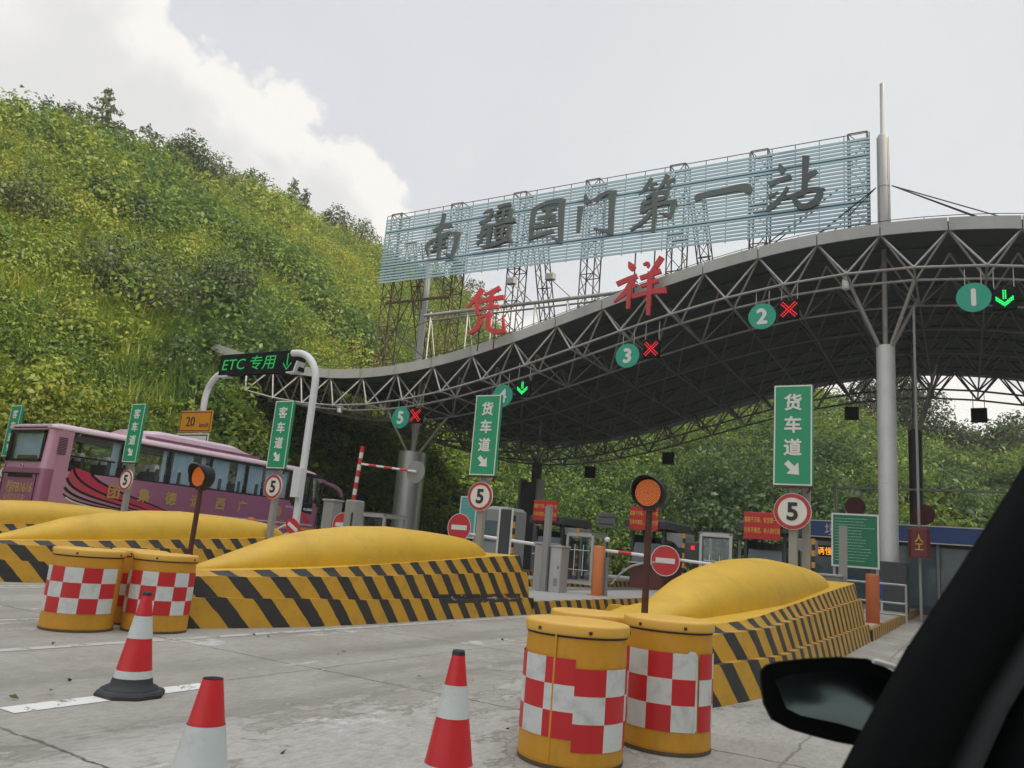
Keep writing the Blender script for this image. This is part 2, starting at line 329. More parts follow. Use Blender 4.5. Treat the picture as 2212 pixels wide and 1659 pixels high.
def lettering(name, s, size, c, m, parent, rot=FRONT, depth=.004, bold=0, xs=1.0, shear=0, lh=1.0, fat=0):
    cu = bpy.data.curves.new(name, 'FONT'); cu.body = s; cu.size = size; cu.extrude = depth; cu.offset = bold; cu.align_x = 'CENTER'; cu.shear = shear; cu.resolution_u = 3; cu.space_line = lh
    t = bpy.data.objects.new(name+'_curve', cu); col.objects.link(t); bpy.context.view_layer.update()
    ev = t.evaluated_get(bpy.context.evaluated_depsgraph_get()); me = bpy.data.meshes.new_from_object(ev)
    bpy.data.objects.remove(t); bpy.data.curves.remove(cu)
    n = len(me.vertices); a = np.empty(n*3); me.vertices.foreach_get('co', a); a = a.reshape(-1, 3)
    if n: a[:, :2] -= (a[:, :2].max(0)+a[:, :2].min(0))/2
    a[:, 0] *= xs; o0 = Vector((0, 0, 0)); p = parent
    while p is not None: o0 = o0+p.location; p = p.parent
    a = a @ np.array(rot).T + np.array(Vector(c)-o0); me.vertices.foreach_set('co', a.ravel()); me.update()
    if fat:                                   # bolder strokes: shifted copies of the same outlines, each a hair apart in depth
        f = bmesh.new(); f.from_mesh(me); src = me.copy()
        for k, (dx, dy) in enumerate(((fat, 0), (-fat, 0), (0, fat), (0, -fat))):
            tmp = src.copy(); off = Vector(rot[i][0]*dx+rot[i][1]*dy+rot[i][2]*.0006*(k+1) for i in range(3)); tmp.transform(Matrix.Translation(off)); f.from_mesh(tmp); bpy.data.meshes.remove(tmp)
        f.to_mesh(me); f.free(); bpy.data.meshes.remove(src)
    me.materials.clear(); me.materials.append(m); me.name = name
    o = bpy.data.objects.new(name, me); col.objects.link(o); o.parent = parent; return o
# ================================================================== SETTING
def ground_mat():
    m = bpy.data.materials.new('concrete_paving'); m.use_nodes = True; t = m.node_tree; b = t.nodes['Principled BSDF']; b.inputs['Roughness'].default_value = .8
    co = t.nodes.new('ShaderNodeTexCoord'); V = co.outputs['Object']; s = t.nodes.new('ShaderNodeSeparateXYZ'); t.links.new(V, s.inputs[0])
    def nz(sc, det=6, ro=.6, st=None):
        n = t.nodes.new('ShaderNodeTexNoise'); n.inputs['Scale'].default_value = sc; n.inputs['Detail'].default_value = det; n.inputs['Roughness'].default_value = ro
        if st:
            mp = t.nodes.new('ShaderNodeMapping'); mp.inputs['Scale'].default_value = st; t.links.new(V, mp.inputs[0]); t.links.new(mp.outputs[0], n.inputs['Vector'])
        else: t.links.new(V, n.inputs['Vector'])
        return n.outputs[0]
    def mt(op, a, b_=None, clamp=False):
        n = t.nodes.new('ShaderNodeMath'); n.operation = op; n.use_clamp = clamp
        for i, x in enumerate((a, b_)):
            if x is None: continue
            if isinstance(x, (int, float)): n.inputs[i].default_value = x
            else: t.links.new(x, n.inputs[i])
        return n.outputs[0]
    def mr(x, a, b_, c=0, d=1):
        n = t.nodes.new('ShaderNodeMapRange'); n.interpolation_type = 'SMOOTHSTEP'; t.links.new(x, n.inputs[0])
        for i, q in enumerate((a, b_, c, d)): n.inputs[i+1].default_value = q
        return n.outputs[0]
    def mix(f, a, c):
        n = t.nodes.new('ShaderNodeMix'); n.data_type = 'RGBA'
        if isinstance(f, (int, float)): n.inputs[0].default_value = f
        else: t.links.new(f, n.inputs[0])
        for i, x in ((6, a), (7, c)):
            if isinstance(x, tuple): n.inputs[i].default_value = (*x, 1)
            else: t.links.new(x, n.inputs[i])
        return n.outputs[2]
    c = mix(mr(nz(.55, 8, .7), .3, .72), (.305, .278, .235), (.41, .388, .348))
    c = mix(mr(nz(.9, 5, .6, (1.5, .22, 1)), .5, .75, 0, .6), c, (.185, .168, .14))          # tyre-worn streaks along the lanes
    c = mix(mr(nz(7, 6, .75), .45, .85, 0, .5), c, (.27, .255, .225))
    for xc, hw in ((-6.25, .28), (-4.55, .30), (-11.4, .3), (-12.9, .3), (.6, .3)):      # rubber laid down by passing wheels
        band = mr(mt('ABSOLUTE', mt('SUBTRACT', mt('ADD', s.outputs[0], mt('MULTIPLY', mt('SUBTRACT', nz(.4, 3), .5), .5)), xc)), hw*1.6, hw*.3)
        c = mix(mt('MULTIPLY', band, mr(nz(1.1, 6, .7, (2.5, .25, 1)), .3, .65, .05, .42)), c, (.15, .138, .12))
    c = mix(mr(nz(2.1, 7, .7), .66, .72, 0, .5), c, (.14, .13, .115))                  # oil and damp stains
    # peeled skin of the slab near the right lane: pale layer with broken edges
    pl = nz(.75, 10, .68, (1.0, .55, 1))
    reg = mt('MULTIPLY', mr(s.outputs[0], -5.6, -3.6), mr(s.outputs[0], -1.2, -2.2))
    p1 = mt('MULTIPLY', mr(pl, .50, .53), reg)
    c = mix(mt('MULTIPLY', p1, mr(nz(9, 6, .7), .3, .7, .3, .8)), c, (.50, .488, .462))
    e1 = mt('MULTIPLY', mt('SUBTRACT', mr(pl, .488, .50), mr(pl, .50, .515)), reg)
    c = mix(mt('MULTIPLY', e1, .6), c, (.15, .14, .12))
    p2 = mr(nz(1.4, 10, .72, (.8, .5, 1)), .60, .64)
    c = mix(mt('MULTIPLY', p2, .8), c, (.58, .57, .55))
    # slab joints
    wob = mt('MULTIPLY', mt('SUBTRACT', nz(2.2, 6, .7), .5), .16)
    jy = mt('ABSOLUTE', mt('SUBTRACT', mt('FRACT', mt('DIVIDE', mt('ADD', mt('SUBTRACT', s.outputs[1], 6.12-1.62), wob), 3.24)), .5))
    jx = mt('ABSOLUTE', mt('SUBTRACT', mt('FRACT', mt('DIVIDE', mt('ADD', mt('SUBTRACT', s.outputs[0], 1.05), wob), 4.4)), .5))
    j = mt('MAXIMUM', mr(jy, .0055, .0015), mt('MULTIPLY', mr(jx, .0035, .001), .6))
    c = mix(mt('MULTIPLY', j, mr(nz(3, 4), .3, .6, .55, 1)), c, (.075, .07, .06))
    c = mix(mr(nz(26, 3, .6), .62, .8, 0, .5), c, (.16, .15, .135))
    c = mix(mr(nz(3.2, 8, .75, (2.2, .35, 1)), .54, .74, 0, .5), c, (.48, .462, .425))       # pale scraped streaks
    c = mix(mr(nz(14, 6, .8, (1.6, .5, 1)), .38, .55, .35, 0), c, (.18, .163, .135))
    t.links.new(c, b.inputs['Base Color'])
    bp = t.nodes.new('ShaderNodeBump'); bp.inputs['Strength'].default_value = .5; bp.inputs['Distance'].default_value = .02
    h = mt('ADD', mt('MULTIPLY', p1, .5), mt('ADD', nz(30, 6, .7), mt('MULTIPLY', j, -2.0))); t.links.new(h, bp.inputs['Height']); t.links.new(bp.outputs[0], b.inputs['Normal'])
    return m
g = MB(); g.add([(-700, -700, 0), (700, -700, 0), (700, 700, 0), (-700, 700, 0)], [(0, 1, 2, 3)])
structure(g.build('ground', ground_mat()))

def worn_paint(name, c, thr):
    m = bpy.data.materials.new(name); m.use_nodes = True; t = m.node_tree; b = t.nodes['Principled BSDF']; b.inputs['Roughness'].default_value = .6
    b.inputs['Base Color'].default_value = (*c, 1); co = t.nodes.new('ShaderNodeTexCoord')
    n = t.nodes.new('ShaderNodeTexNoise'); n.inputs['Scale'].default_value = 5; n.inputs['Detail'].default_value = 10; n.inputs['Roughness'].default_value = .75; t.links.new(co.outputs['Object'], n.inputs['Vector'])
    r = t.nodes.new('ShaderNodeMapRange'); r.inputs[1].default_value = thr; r.inputs[2].default_value = thr+.04; t.links.new(n.outputs[0], r.inputs[0]); t.links.new(r.outputs[0], b.inputs['Alpha']); return m
wp = worn_paint('worn_white_marking', (.50, .49, .46), .42); wp2 = worn_paint('thick_white_marking', (.74, .73, .71), .40)
def strip(name, x0, x1, y0, y1, z, m):
    q = MB(); q.add([(x0, y0, z), (x1, y0, z), (x1, y1, z), (x0, y1, z)], [(0, 1, 2, 3)]); return structure(q.build(name, m))
strip('lane_marking', -7.80, -7.66, 2.5, 15, .004, wp); strip('lane_marking', -9.82, -9.70, 3.6, 6.2, .004, wp); strip('lane_marking', -14.02, -13.86, 5, 16, .004, wp)
strip('lane_marking', -5.55, -5.35, 3.13, 4.72, .004, wp2); strip('lane_marking', -13.75, -13.62, 7, 20, .004, wp)

# ------------------------------------------------------------------ hill
def interp(tab):
    a = np.array(sorted(tab)); return lambda x: np.interp(x, a[:, 0], a[:, 1])
HEL = interp([(120, 22), (90, 22.5), (67.3, 22.6), (63.9, 22.6), (59, 22.5), (53.4, 22.2), (48.1, 21.7), (43.8, 20.6), (40.1, 19.6), (37.5, 18.9), (35.5, 18.3), (34.5, 17.2), (32.5, 15.8), (31, 14.9), (27, 13.2), (18, 13.2), (8, 11.6), (2.6, 9.0), (.9, 7.9), (-.8, 7.1), (-2.3, 7.7), (-6, 8.4), (-30, 8), (-70, 5)])
HRF = interp([(120, 36), (90, 31), (75, 32), (63, 34.8), (55, 38), (48, 42.5), (44, 47), (40, 54), (36, 62), (30, 67), (20, 68), (10, 68), (0, 70), (-20, 80), (-70, 140)])
HRR = interp([(120, 76), (90, 72), (67, 76), (55, 90), (45, 106), (35, 118), (31, 122), (20, 126), (0, 120), (-20, 140), (-70, 210)])
def vnoise(x, y, seed=0):
    r_ = np.random.default_rng(seed); tot = 0
    for k in range(5):
        f = .035*2**k; a, b_, c_, d_ = r_.uniform(0, 6.28, 4); e1, e2 = r_.uniform(.6, 1.4, 2)
        tot = tot+np.sin(x*f*e1+a+1.7*np.sin(y*f*.8+c_))*np.sin(y*f*e2+b_+1.5*np.sin(x*f*.7+d_))/2**(k*.75)
    return tot
def hill(azd, t):
    azd = np.asarray(azd, float); t = np.asarray(t, float); rf, rr = HRF(azd), HRR(azd); H = rr*np.tan(np.radians(HEL(azd)))+1.3
    r_ = rf+(rr-rf)*t; x = -r_*np.sin(np.radians(azd)); y = r_*np.cos(np.radians(azd))
    tt = np.clip(t, 0, 1); z = H*np.where(t <= 1, tt**.86, 1-(t-1)*.9)
    z = z+vnoise(x, y, 3)*1.3*np.sin(np.pi*np.clip(t, 0, 1))**.7*np.clip(1.15-t, .12, 1)
    return x, y, z
A = np.arange(-70, 121, 1.25); T = np.concatenate([np.linspace(0, 1, 34), [1.15, 1.4, 1.8]])
AA, TT = np.meshgrid(A, T); X, Y, Z = hill(AA.ravel(), TT.ravel()); Z[TT.ravel() == 0] = -.3
nA = len(A); hb = MB(); hb.add(np.stack([X, Y, Z], 1).tolist(), [(j*nA+i, j*nA+i+1, (j+1)*nA+i+1, (j+1)*nA+i) for j in range(len(T)-1) for i in range(nA-1)], True)
structure(hb.build('hill', mat('hill_soil', (.045, .058, .018), .95, var=.5, nscale=.5)))

# ------------------------------------------------------------------ unseen ridge added beside the plaza to block the low sun and shade it
ys_ = np.linspace(-150, 62, 54); tt_ = np.linspace(0, 1.7, 24); YY, TT2 = np.meshgrid(ys_, tt_); endf = np.clip((62-YY)/22, 0, 1)**.6*np.clip((YY+150)/30, 0, 1)**.6
XX2 = 30+44*TT2+vnoise(YY, TT2*30, 31)*2; ZZ2 = 47*np.where(TT2 <= 1, np.clip(TT2, 0, 1)**.85, 1-(TT2-1)*1.1)*endf+vnoise(XX2, YY, 33)*1.6*np.clip(TT2*3, 0, 1)*endf-.3
hb = MB(); n_ = len(ys_); hb.add(np.stack([XX2.ravel(), YY.ravel(), ZZ2.ravel()], 1).tolist(), [(j*n_+i, j*n_+i+1, (j+1)*n_+i+1, (j+1)*n_+i) for j in range(len(tt_)-1) for i in range(n_-1)], True)
structure(hb.build('hill', mat('sun_blocker_green', (.10, .13, .035), .95, var=.5, nscale=.35)))

# ------------------------------------------------------------------ foliage
def leaf_mat(name, cols, attr=True, transl=.45, scale=.06):
    m = bpy.data.materials.new(name); m.use_nodes = True; t = m.node_tree; t.nodes.clear(); o = t.nodes.new('ShaderNodeOutputMaterial')
    geo = t.nodes.new('ShaderNodeNewGeometry'); oi = t.nodes.new('ShaderNodeObjectInfo')
    n = t.nodes.new('ShaderNodeTexNoise'); n.inputs['Scale'].default_value = scale; n.inputs['Detail'].default_value = 5; n.inputs['Roughness'].default_value = .6; t.links.new(geo.outputs['Position'], n.inputs['Vector'])
    n2 = t.nodes.new('ShaderNodeTexNoise'); n2.inputs['Scale'].default_value = 2.5; n2.inputs['Detail'].default_value = 2; t.links.new(geo.outputs['Position'], n2.inputs['Vector'])
    def mt(op, a, b, c=None):
        q = t.nodes.new('ShaderNodeMath'); q.operation = op
        for i, x in enumerate((a, b, c)):
            if x is None: continue
            if isinstance(x, (int, float)): q.inputs[i].default_value = x
            else: t.links.new(x, q.inputs[i])
        return q.outputs[0]
    f = mt('MULTIPLY_ADD', mt('SUBTRACT', n.outputs[0], .5), 1.3, .5)
    f = mt('ADD', f, mt('MULTIPLY', mt('SUBTRACT', oi.outputs['Random'], .5), .42))
    f = mt('ADD', f, mt('MULTIPLY', mt('SUBTRACT', n2.outputs[0], .5), .55))
    f = mt('ADD', f, mt('MULTIPLY', mt('SUBTRACT', geo.outputs['Random Per Island'], .5), .38))
    if attr:
        at = t.nodes.new('ShaderNodeAttribute'); at.attribute_type = 'INSTANCER'; at.attribute_name = 'tone'; f = mt('ADD', f, at.outputs['Fac'])
    cr = t.nodes.new('ShaderNodeValToRGB'); e = cr.color_ramp.elements
    while len(e) < len(cols): e.new(.5)
    for i, (p, c) in enumerate(cols): e[i].position = p; e[i].color = (*c, 1)
    t.links.new(f, cr.inputs[0])
    d = t.nodes.new('ShaderNodeBsdfDiffuse'); tr = t.nodes.new('ShaderNodeBsdfTranslucent'); t.links.new(cr.outputs[0], d.inputs[0]); t.links.new(cr.outputs[0], tr.inputs[0])
    mx = t.nodes.new('ShaderNodeMixShader'); mx.inputs[0].default_value = transl; t.links.new(d.outputs[0], mx.inputs[1]); t.links.new(tr.outputs[0], mx.inputs[2])
    gl = t.nodes.new('ShaderNodeBsdfGlossy'); gl.inputs['Roughness'].default_value = .5; m2 = t.nodes.new('ShaderNodeMixShader'); m2.inputs[0].default_value = .035
    t.links.new(mx.outputs[0], m2.inputs[1]); t.links.new(gl.outputs[0], m2.inputs[2]); t.links.new(m2.outputs[0], o.inputs[0]); return m
LCOL = [(.08, (.048, .092, .026)), (.32, (.085, .145, .032)), (.52, (.128, .215, .026)), (.70, (.215, .285, .030)), (.95, (.34, .35, .045))]
M['leaf'] = leaf_mat('slope_leaves', LCOL)
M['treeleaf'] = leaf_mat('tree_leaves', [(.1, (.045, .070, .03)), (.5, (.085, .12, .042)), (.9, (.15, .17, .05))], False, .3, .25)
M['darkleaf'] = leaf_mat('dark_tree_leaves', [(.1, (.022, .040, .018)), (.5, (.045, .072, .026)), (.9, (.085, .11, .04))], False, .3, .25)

def leaves_mesh(name, pos, nrm, size, width, r_, m, curl=.25):
    """one quad blade per leaf, folded about random in-plane directions"""
    n = len(pos); a = r_.normal(size=(n, 3)); a -= (a*nrm).sum(1, keepdims=True)*nrm; a /= np.linalg.norm(a, axis=1, keepdims=True)+1e-9; b = np.cross(nrm, a)
    size = size[:, None]; wd = size*width
    v = np.stack([pos, pos+a*size*.5+b*wd*.5+nrm*size*curl*.3, pos+a*size-nrm*size*curl*.5, pos+a*size*.5-b*wd*.5+nrm*size*curl*.3], 1).reshape(-1, 3)
    me = bpy.data.meshes.new(name); me.vertices.add(4*n); me.vertices.foreach_set('co', v.ravel()); me.loops.add(4*n); me.loops.foreach_set('vertex_index', np.arange(4*n))
    me.polygons.add(n); me.polygons.foreach_set('loop_start', np.arange(0, 4*n, 4)); me.update(calc_edges=True); me.materials.append(m); return me
def unit(r_, n): a = r_.normal(size=(n, 3)); return a/np.linalg.norm(a, axis=1, keepdims=True)
def clump(kind, seed):
    r_ = np.random.default_rng(seed)
    if kind == 'bush':
        n = 330; k = 9; cs = np.stack([r_.uniform(-.75, .75, k), r_.uniform(-.75, .75, k), r_.uniform(0, .75, k)], 1); rad = r_.uniform(.28, .5, k); i = r_.integers(0, k, n); d = unit(r_, n)
        pos = cs[i]+d*rad[i, None]*r_.uniform(.75, 1.05, (n, 1)); nr = d+np.array([0, 0, .55])+r_.normal(size=(n, 3))*.35; s = r_.uniform(.09, .20, n); w_ = .62
    elif kind == 'vine':
        n = 280; xy = r_.uniform(-1.05, 1.05, (n, 2)); h = .18*np.sin(xy[:, 0]*3+seed)+.16*np.cos(xy[:, 1]*3.4); pos = np.c_[xy, h+r_.uniform(0, .3, n)]
        nr = np.c_[r_.normal(size=(n, 2))*.45, np.ones(n)]; s = r_.uniform(.12, .25, n); w_ = .85
    elif kind == 'sprig':
        n = 150; hgt = r_.uniform(0, 1.5, n); k = r_.integers(0, 6, n); bx = np.stack([r_.uniform(-.5, .5, 6), r_.uniform(-.5, .5, 6)], 1); ln = r_.uniform(-.35, .35, (6, 2))
        pos = np.c_[bx[k]+ln[k]*hgt[:, None]+r_.normal(size=(n, 2))*.10, hgt]; nr = np.c_[r_.normal(size=(n, 2)), r_.uniform(.2, 1, n)]; s = r_.uniform(.12, .26, n); w_ = .42
    elif kind == 'mound':
        n = 900; k = 16; th = r_.uniform(0, 6.28, k); rr0 = r_.uniform(0, 1.25, k); cs = np.stack([rr0*np.cos(th), rr0*np.sin(th), (1.25-rr0)*r_.uniform(.5, 1.1, k)+.25], 1); rad = r_.uniform(.4, .75, k); i = r_.integers(0, k, n); d = unit(r_, n)
        pos = cs[i]+d*rad[i, None]*r_.uniform(.8, 1.05, (n, 1)); nr = d+np.array([0, 0, .4])+r_.normal(size=(n, 3))*.3; s = r_.uniform(.09, .2, n); w_ = .6
    else:
        n = 0; pos = []; nr = []; s = []
        vs = []; fs = []
        for b_ in range(70):
            p = np.array([r_.normal()*.28, r_.normal()*.28, 0]); a_ = r_.uniform(0, 6.28); d = np.array([math.cos(a_), math.sin(a_), 0]); sd_ = np.array([-d[1], d[0], 0]); Ln = r_.uniform(.8, 1.7); lean = r_.uniform(.25, .8); wd = r_.uniform(.018, .035)
            o_ = len(vs)
            for q in range(5):
                u_ = q/4; c_ = p+d*(lean*Ln*u_**1.9)+np.array([0, 0, Ln*(u_-.38*lean*u_**2.6)]); ww = wd*(1-u_)**.6+.002
                vs += [tuple(c_-sd_*ww), tuple(c_+sd_*ww)]
                if q: fs.append((o_+2*q-2, o_+2*q-1, o_+2*q+1, o_+2*q))
        me = bpy.data.meshes.new('grass_clump'); me.from_pydata(vs, [], fs); me.materials.append(M['leaf']); return me
    nr = nr/np.linalg.norm(nr, axis=1, keepdims=True); return leaves_mesh(kind+'_clump', pos, nr, s, w_, r_, M['leaf'])
pc = bpy.data.collections.new('clump_kinds')
for i, k in enumerate(['bush', 'bush', 'bush', 'vine', 'vine', 'sprig', 'sprig', 'grass', 'grass', 'mound', 'mound']):
    o = bpy.data.objects.new('clump_%02d' % i, clump(k, 40+i)); pc.objects.link(o)
def vegetation(name, label, pts, scl, idx, tone, seed):
    r_ = np.random.default_rng(seed); n = len(pts); me = bpy.data.meshes.new(name); me.vertices.add(n); me.vertices.foreach_set('co', np.asarray(pts).ravel())
    for nm, ty, dat in (('scl', 'FLOAT', scl), ('kind', 'INT', idx), ('tone', 'FLOAT', tone)):
        a = me.attributes.new(nm, ty, 'POINT'); a.data.foreach_set('value', np.asarray(dat))
    a = me.attributes.new('rot', 'FLOAT_VECTOR', 'POINT'); rv = np.c_[r_.normal(size=n)*.18, r_.normal(size=n)*.18, r_.uniform(0, 6.28, n)]; a.data.foreach_set('vector', rv.ravel())
    o = bpy.data.objects.new(name, me); col.objects.link(o); t = bpy.data.node_groups.new(name, 'GeometryNodeTree')
    t.interface.new_socket('Geometry', in_out='INPUT', socket_type='NodeSocketGeometry'); t.interface.new_socket('Geometry', in_out='OUTPUT', socket_type='NodeSocketGeometry')
    gi = t.nodes.new('NodeGroupInput'); go = t.nodes.new('NodeGroupOutput'); ip = t.nodes.new('GeometryNodeInstanceOnPoints'); ci = t.nodes.new('GeometryNodeCollectionInfo')
    ci.inputs[0].default_value = pc; ci.inputs[1].default_value = True; ci.inputs[2].default_value = True; ip.inputs['Pick Instance'].default_value = True
    def na(nm, ty):
        q = t.nodes.new('GeometryNodeInputNamedAttribute'); q.data_type = ty; q.inputs[0].default_value = nm; return q.outputs['Attribute']
    t.links.new(gi.outputs[0], ip.inputs['Points']); t.links.new(ci.outputs[0], ip.inputs['Instance']); t.links.new(na('kind', 'INT'), ip.inputs['Instance Index'])
    t.links.new(na('rot', 'FLOAT_VECTOR'), ip.inputs['Rotation']); t.links.new(na('scl', 'FLOAT'), ip.inputs['Scale']); t.links.new(ip.outputs[0], go.inputs[0])
    md = o.modifiers.new('scatter', 'NODES'); md.node_group = t
    o['label'] = label; o['kind'] = 'stuff'; return o
def scatter(n, a0, a1, seed):
    r_ = np.random.default_rng(seed); az_ = r_.uniform(a0, a1, 6*n); t_ = r_.uniform(-.02, 1.04, 6*n)
    rr_ = HRF(az_)+(HRR(az_)-HRF(az_))*t_; keep = r_.uniform(0, 130, 6*n) < rr_; az_, t_ = az_[keep][:n], t_[keep][:n]
    x, y, z = hill(az_, np.maximum(t_, 0)); return r_, az_, t_, x, y, z
r_, az_, t_, x, y, z = scatter(15500, -9, 84, 5)
dd = np.hypot(x, y); nv = vnoise(x*1.6, y*1.6, 9); nw = vnoise(x*3.2, y*3.2, 21)
lush = (t_ < .30+.12*nv) | (az_ < 30)
kind = np.where(lush, r_.choice([0, 1, 2, 3, 4, 3, 4, 5, 6, 7], len(x)), r_.choice([0, 5, 6, 7, 8, 7, 8, 2, 6, 5], len(x)))
kind = np.where((nw > .55) & ~lush, r_.choice([0, 1, 2, 5], len(x)), kind)
tone = np.where(lush, .07, .07)+np.where((az_ > 33) & (az_ < 47) & (t_ < .35), .16, 0)+np.where((az_ >= 47) & (t_ < .16), .08, 0)+np.clip((t_-.3)*.22, -.06, .12)+nv*.05-np.where((nw > .55), .14, 0)+np.clip((az_-45)/30, -.4, .5)*.16-np.where(az_ < 28, .12, 0)  # leaf tone raised at the shaded slope foot, standing in for missing light
scl = r_.uniform(.75, 1.45, len(x))*(.78+dd/150)*np.where((nw > .55), 1.65, 1)*np.where(az_ < 30, 1.25, 1)*np.where(t_ > .93, .9, 1)
mound = (r_.uniform(0, 1, len(x)) < np.where(nv > .15, .055, .018)) & (t_ < .97); kind = np.where(mound, r_.choice([9, 10], len(x)), kind); scl = np.where(mound, r_.uniform(.9, 1.9, len(x)), scl); tone = tone-np.where(mound, r_.uniform(-.05, .22, len(x)), 0)
reed = (az_ > 52) & (t_ > .08) & (t_ < .30) & (nw > .1); kind = np.where(reed & ~mound, r_.choice([7, 8, 7, 8, 3], len(x)), kind); scl = np.where(np.isin(kind, (7, 8)), np.minimum(scl, 1.25), scl)
z = z-.12*scl
vegetation('slope_vegetation', 'dense green and yellowish grass, vines and shrubs covering the hillside', np.stack([x, y, z], 1), scl, kind.astype(np.int32), tone, 6)

# ------------------------------------------------------------------ trees
def make_tree(loc, h, cw, label, name='tree', kind='round', seed=0, m='treeleaf', n=1700, group='trees along the ridge of the hill', lsize=(.22, .5)):
    r_ = np.random.default_rng(seed); loc = Vector(loc); h *= 1.35; cw *= 1.25; t = thing(name, loc, label, 'tree', group); tr = MB()
    th = h*(.95 if kind != 'round' else .62); bend = [Vector((r_.normal()*.03*h*k/4, r_.normal()*.03*h*k/4, th*k/4)) for k in range(5)]
    tr.path([loc+b_+Vector((0, 0, -.4 if i == 0 else 0)) for i, b_ in enumerate(bend)], [.028*h*(1-.2*i) for i in range(5)], 7)
    cs = []; rad = []
    if kind == 'round':
        for k in range(11):
            a_ = r_.uniform(0, 6.28); rr_ = cw*.5*r_.uniform(.15, .85); zz = h*r_.uniform(.42, .92); e = loc+Vector((rr_*math.cos(a_), rr_*math.sin(a_), zz)); cs.append(e); rad.append(cw*r_.uniform(.14, .24)*(1.15-.35*abs(zz/h-.62)))
            b0 = loc+bend[2]*.9; tr.path([b0, (b0+e)/2+Vector((0, 0, -.05*h)), e], [.013*h, .009*h, .004*h], 5)
    elif kind == 'conifer':
        for k in range(26):
            f_ = k/25; zz = h*(.22+.76*f_); a_ = k*2.4; ln = cw*.5*(1-f_)**.8*r_.uniform(.6, 1.05)+.12; e = loc+Vector((ln*math.cos(a_), ln*math.sin(a_), zz-.08*ln)); b0 = loc+Vector((bend[4].x*f_, bend[4].y*f_, zz))
            tr.path([b0, e], [.006*h, .003*h], 4)
            for q in (.45, .75, 1): cs.append(b0.lerp(e, q)); rad.append(.05*h*(1.1-.6*f_))
    else:
        for k in range(15):
            f_ = r_.uniform(.35, 1); a_ = r_.uniform(0, 6.28); ln = cw*.5*r_.uniform(.3, 1); e = loc+Vector((ln*math.cos(a_), ln*math.sin(a_), h*f_)); b0 = loc+bend[2]*1.0; tr.path([b0, e], [.009*h, .003*h], 4); cs.append(e); rad.append(cw*.11)
    tr.build('trunk', M['bark'], t)
    cs = np.array([list(c_) for c_ in cs])-np.array(loc); rad = np.array(rad); i = r_.choice(len(cs), n, p=rad**2/(rad**2).sum()); d = unit(r_, n)
    pos = cs[i]+d*rad[i, None]*r_.uniform(.55, 1.12, (n, 1)); nr = d*.6+np.array([0, 0, .5])+r_.normal(size=(n, 3))*.5; nr /= np.linalg.norm(nr, axis=1, keepdims=True)
    o = bpy.data.objects.new('crown', leaves_mesh('crown', pos, nr, r_.uniform(*lsize, n), .55, r_, M[m])); col.objects.link(o); o.parent = t; return t
def ridge(azd, t=1.0): x, y, z = hill(azd, t); return (float(x), float(y), float(z)-.3)
for a_, t__, h, cw, k, lab, nm, n in [
    (61.6, .99, 5.6, 4.6, 'conifer', 'feathery grey green pine standing highest on the left part of the hill ridge', 'pine_tree', 1300),
    (60.6, .98, 3.2, 3.0, 'sparse', 'thin bare looking tree just right of the ridge pine', 'tree', 420),
    (64.0, .99, 3.0, 3.4, 'round', 'small round dark tree left of the feathery ridge pine', 'tree', 900),
    (57.9, .99, 3.6, 3.4, 'sparse', 'wispy tree with few leaves between pine and dark clump on the ridge', 'tree', 420),
    (56.9, .98, 4.3, 4.4, 'round', 'dark leafy tree at the left end of the ridge clump', 'tree', 1300),
    (55.6, .97, 4.2, 5.0, 'round', 'broad bushy tree in the middle of the ridge clump', 'tree', 1400),
    (54.2, .98, 3.6, 4.6, 'round', 'low bushy tree closing the ridge clump on the right', 'tree', 1300),
    (51.2, .99, 3.0, 4.6, 'round', 'flat topped olive tree on the ridge above the electronic lane sign', 'tree', 1200),
    (48.4, .99, 4.4, 2.6, 'conifer', 'slim pointed tree with two tops on the ridge right of the middle', 'pine_tree', 700),
    (47.5, .99, 3.8, 2.2, 'conifer', 'smaller pointed tree beside the slim two topped one', 'pine_tree', 600),
    (45.2, .99, 3.0, 4.6, 'round', 'rounded tree on the ridge left of the slatted billboard', 'tree', 1200),
    (42.9, .99, 3.4, 5.0, 'round', 'wide rounded tree touching the left edge of the slatted billboard', 'tree', 1300),
    (34.9, .98, 5.0, 5.0, 'sparse', 'loose leaning tree seen just below the slatted billboard', 'tree', 900),
    (33.3, .97, 4.2, 6.0, 'round', 'dark tree behind the left red roof character', 'tree', 1300)]:
    make_tree(ridge(a_, t__), h, cw, lab, nm, k, int(a_*10), n=n)
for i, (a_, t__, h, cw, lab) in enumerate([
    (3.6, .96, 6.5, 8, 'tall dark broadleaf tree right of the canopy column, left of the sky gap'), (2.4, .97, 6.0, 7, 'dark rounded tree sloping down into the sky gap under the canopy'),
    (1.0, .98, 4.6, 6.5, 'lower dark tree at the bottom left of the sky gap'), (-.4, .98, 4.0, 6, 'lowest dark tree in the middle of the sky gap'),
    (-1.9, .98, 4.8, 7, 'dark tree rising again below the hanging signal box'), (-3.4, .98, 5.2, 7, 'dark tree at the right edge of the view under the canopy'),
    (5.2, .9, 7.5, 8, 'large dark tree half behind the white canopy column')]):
    make_tree(ridge(a_, t__), h, cw, lab, 'broadleaf_tree', 'round', 300+i, 'darkleaf', 2200, 'dark trees behind the plaza on the right', (.3, .6))
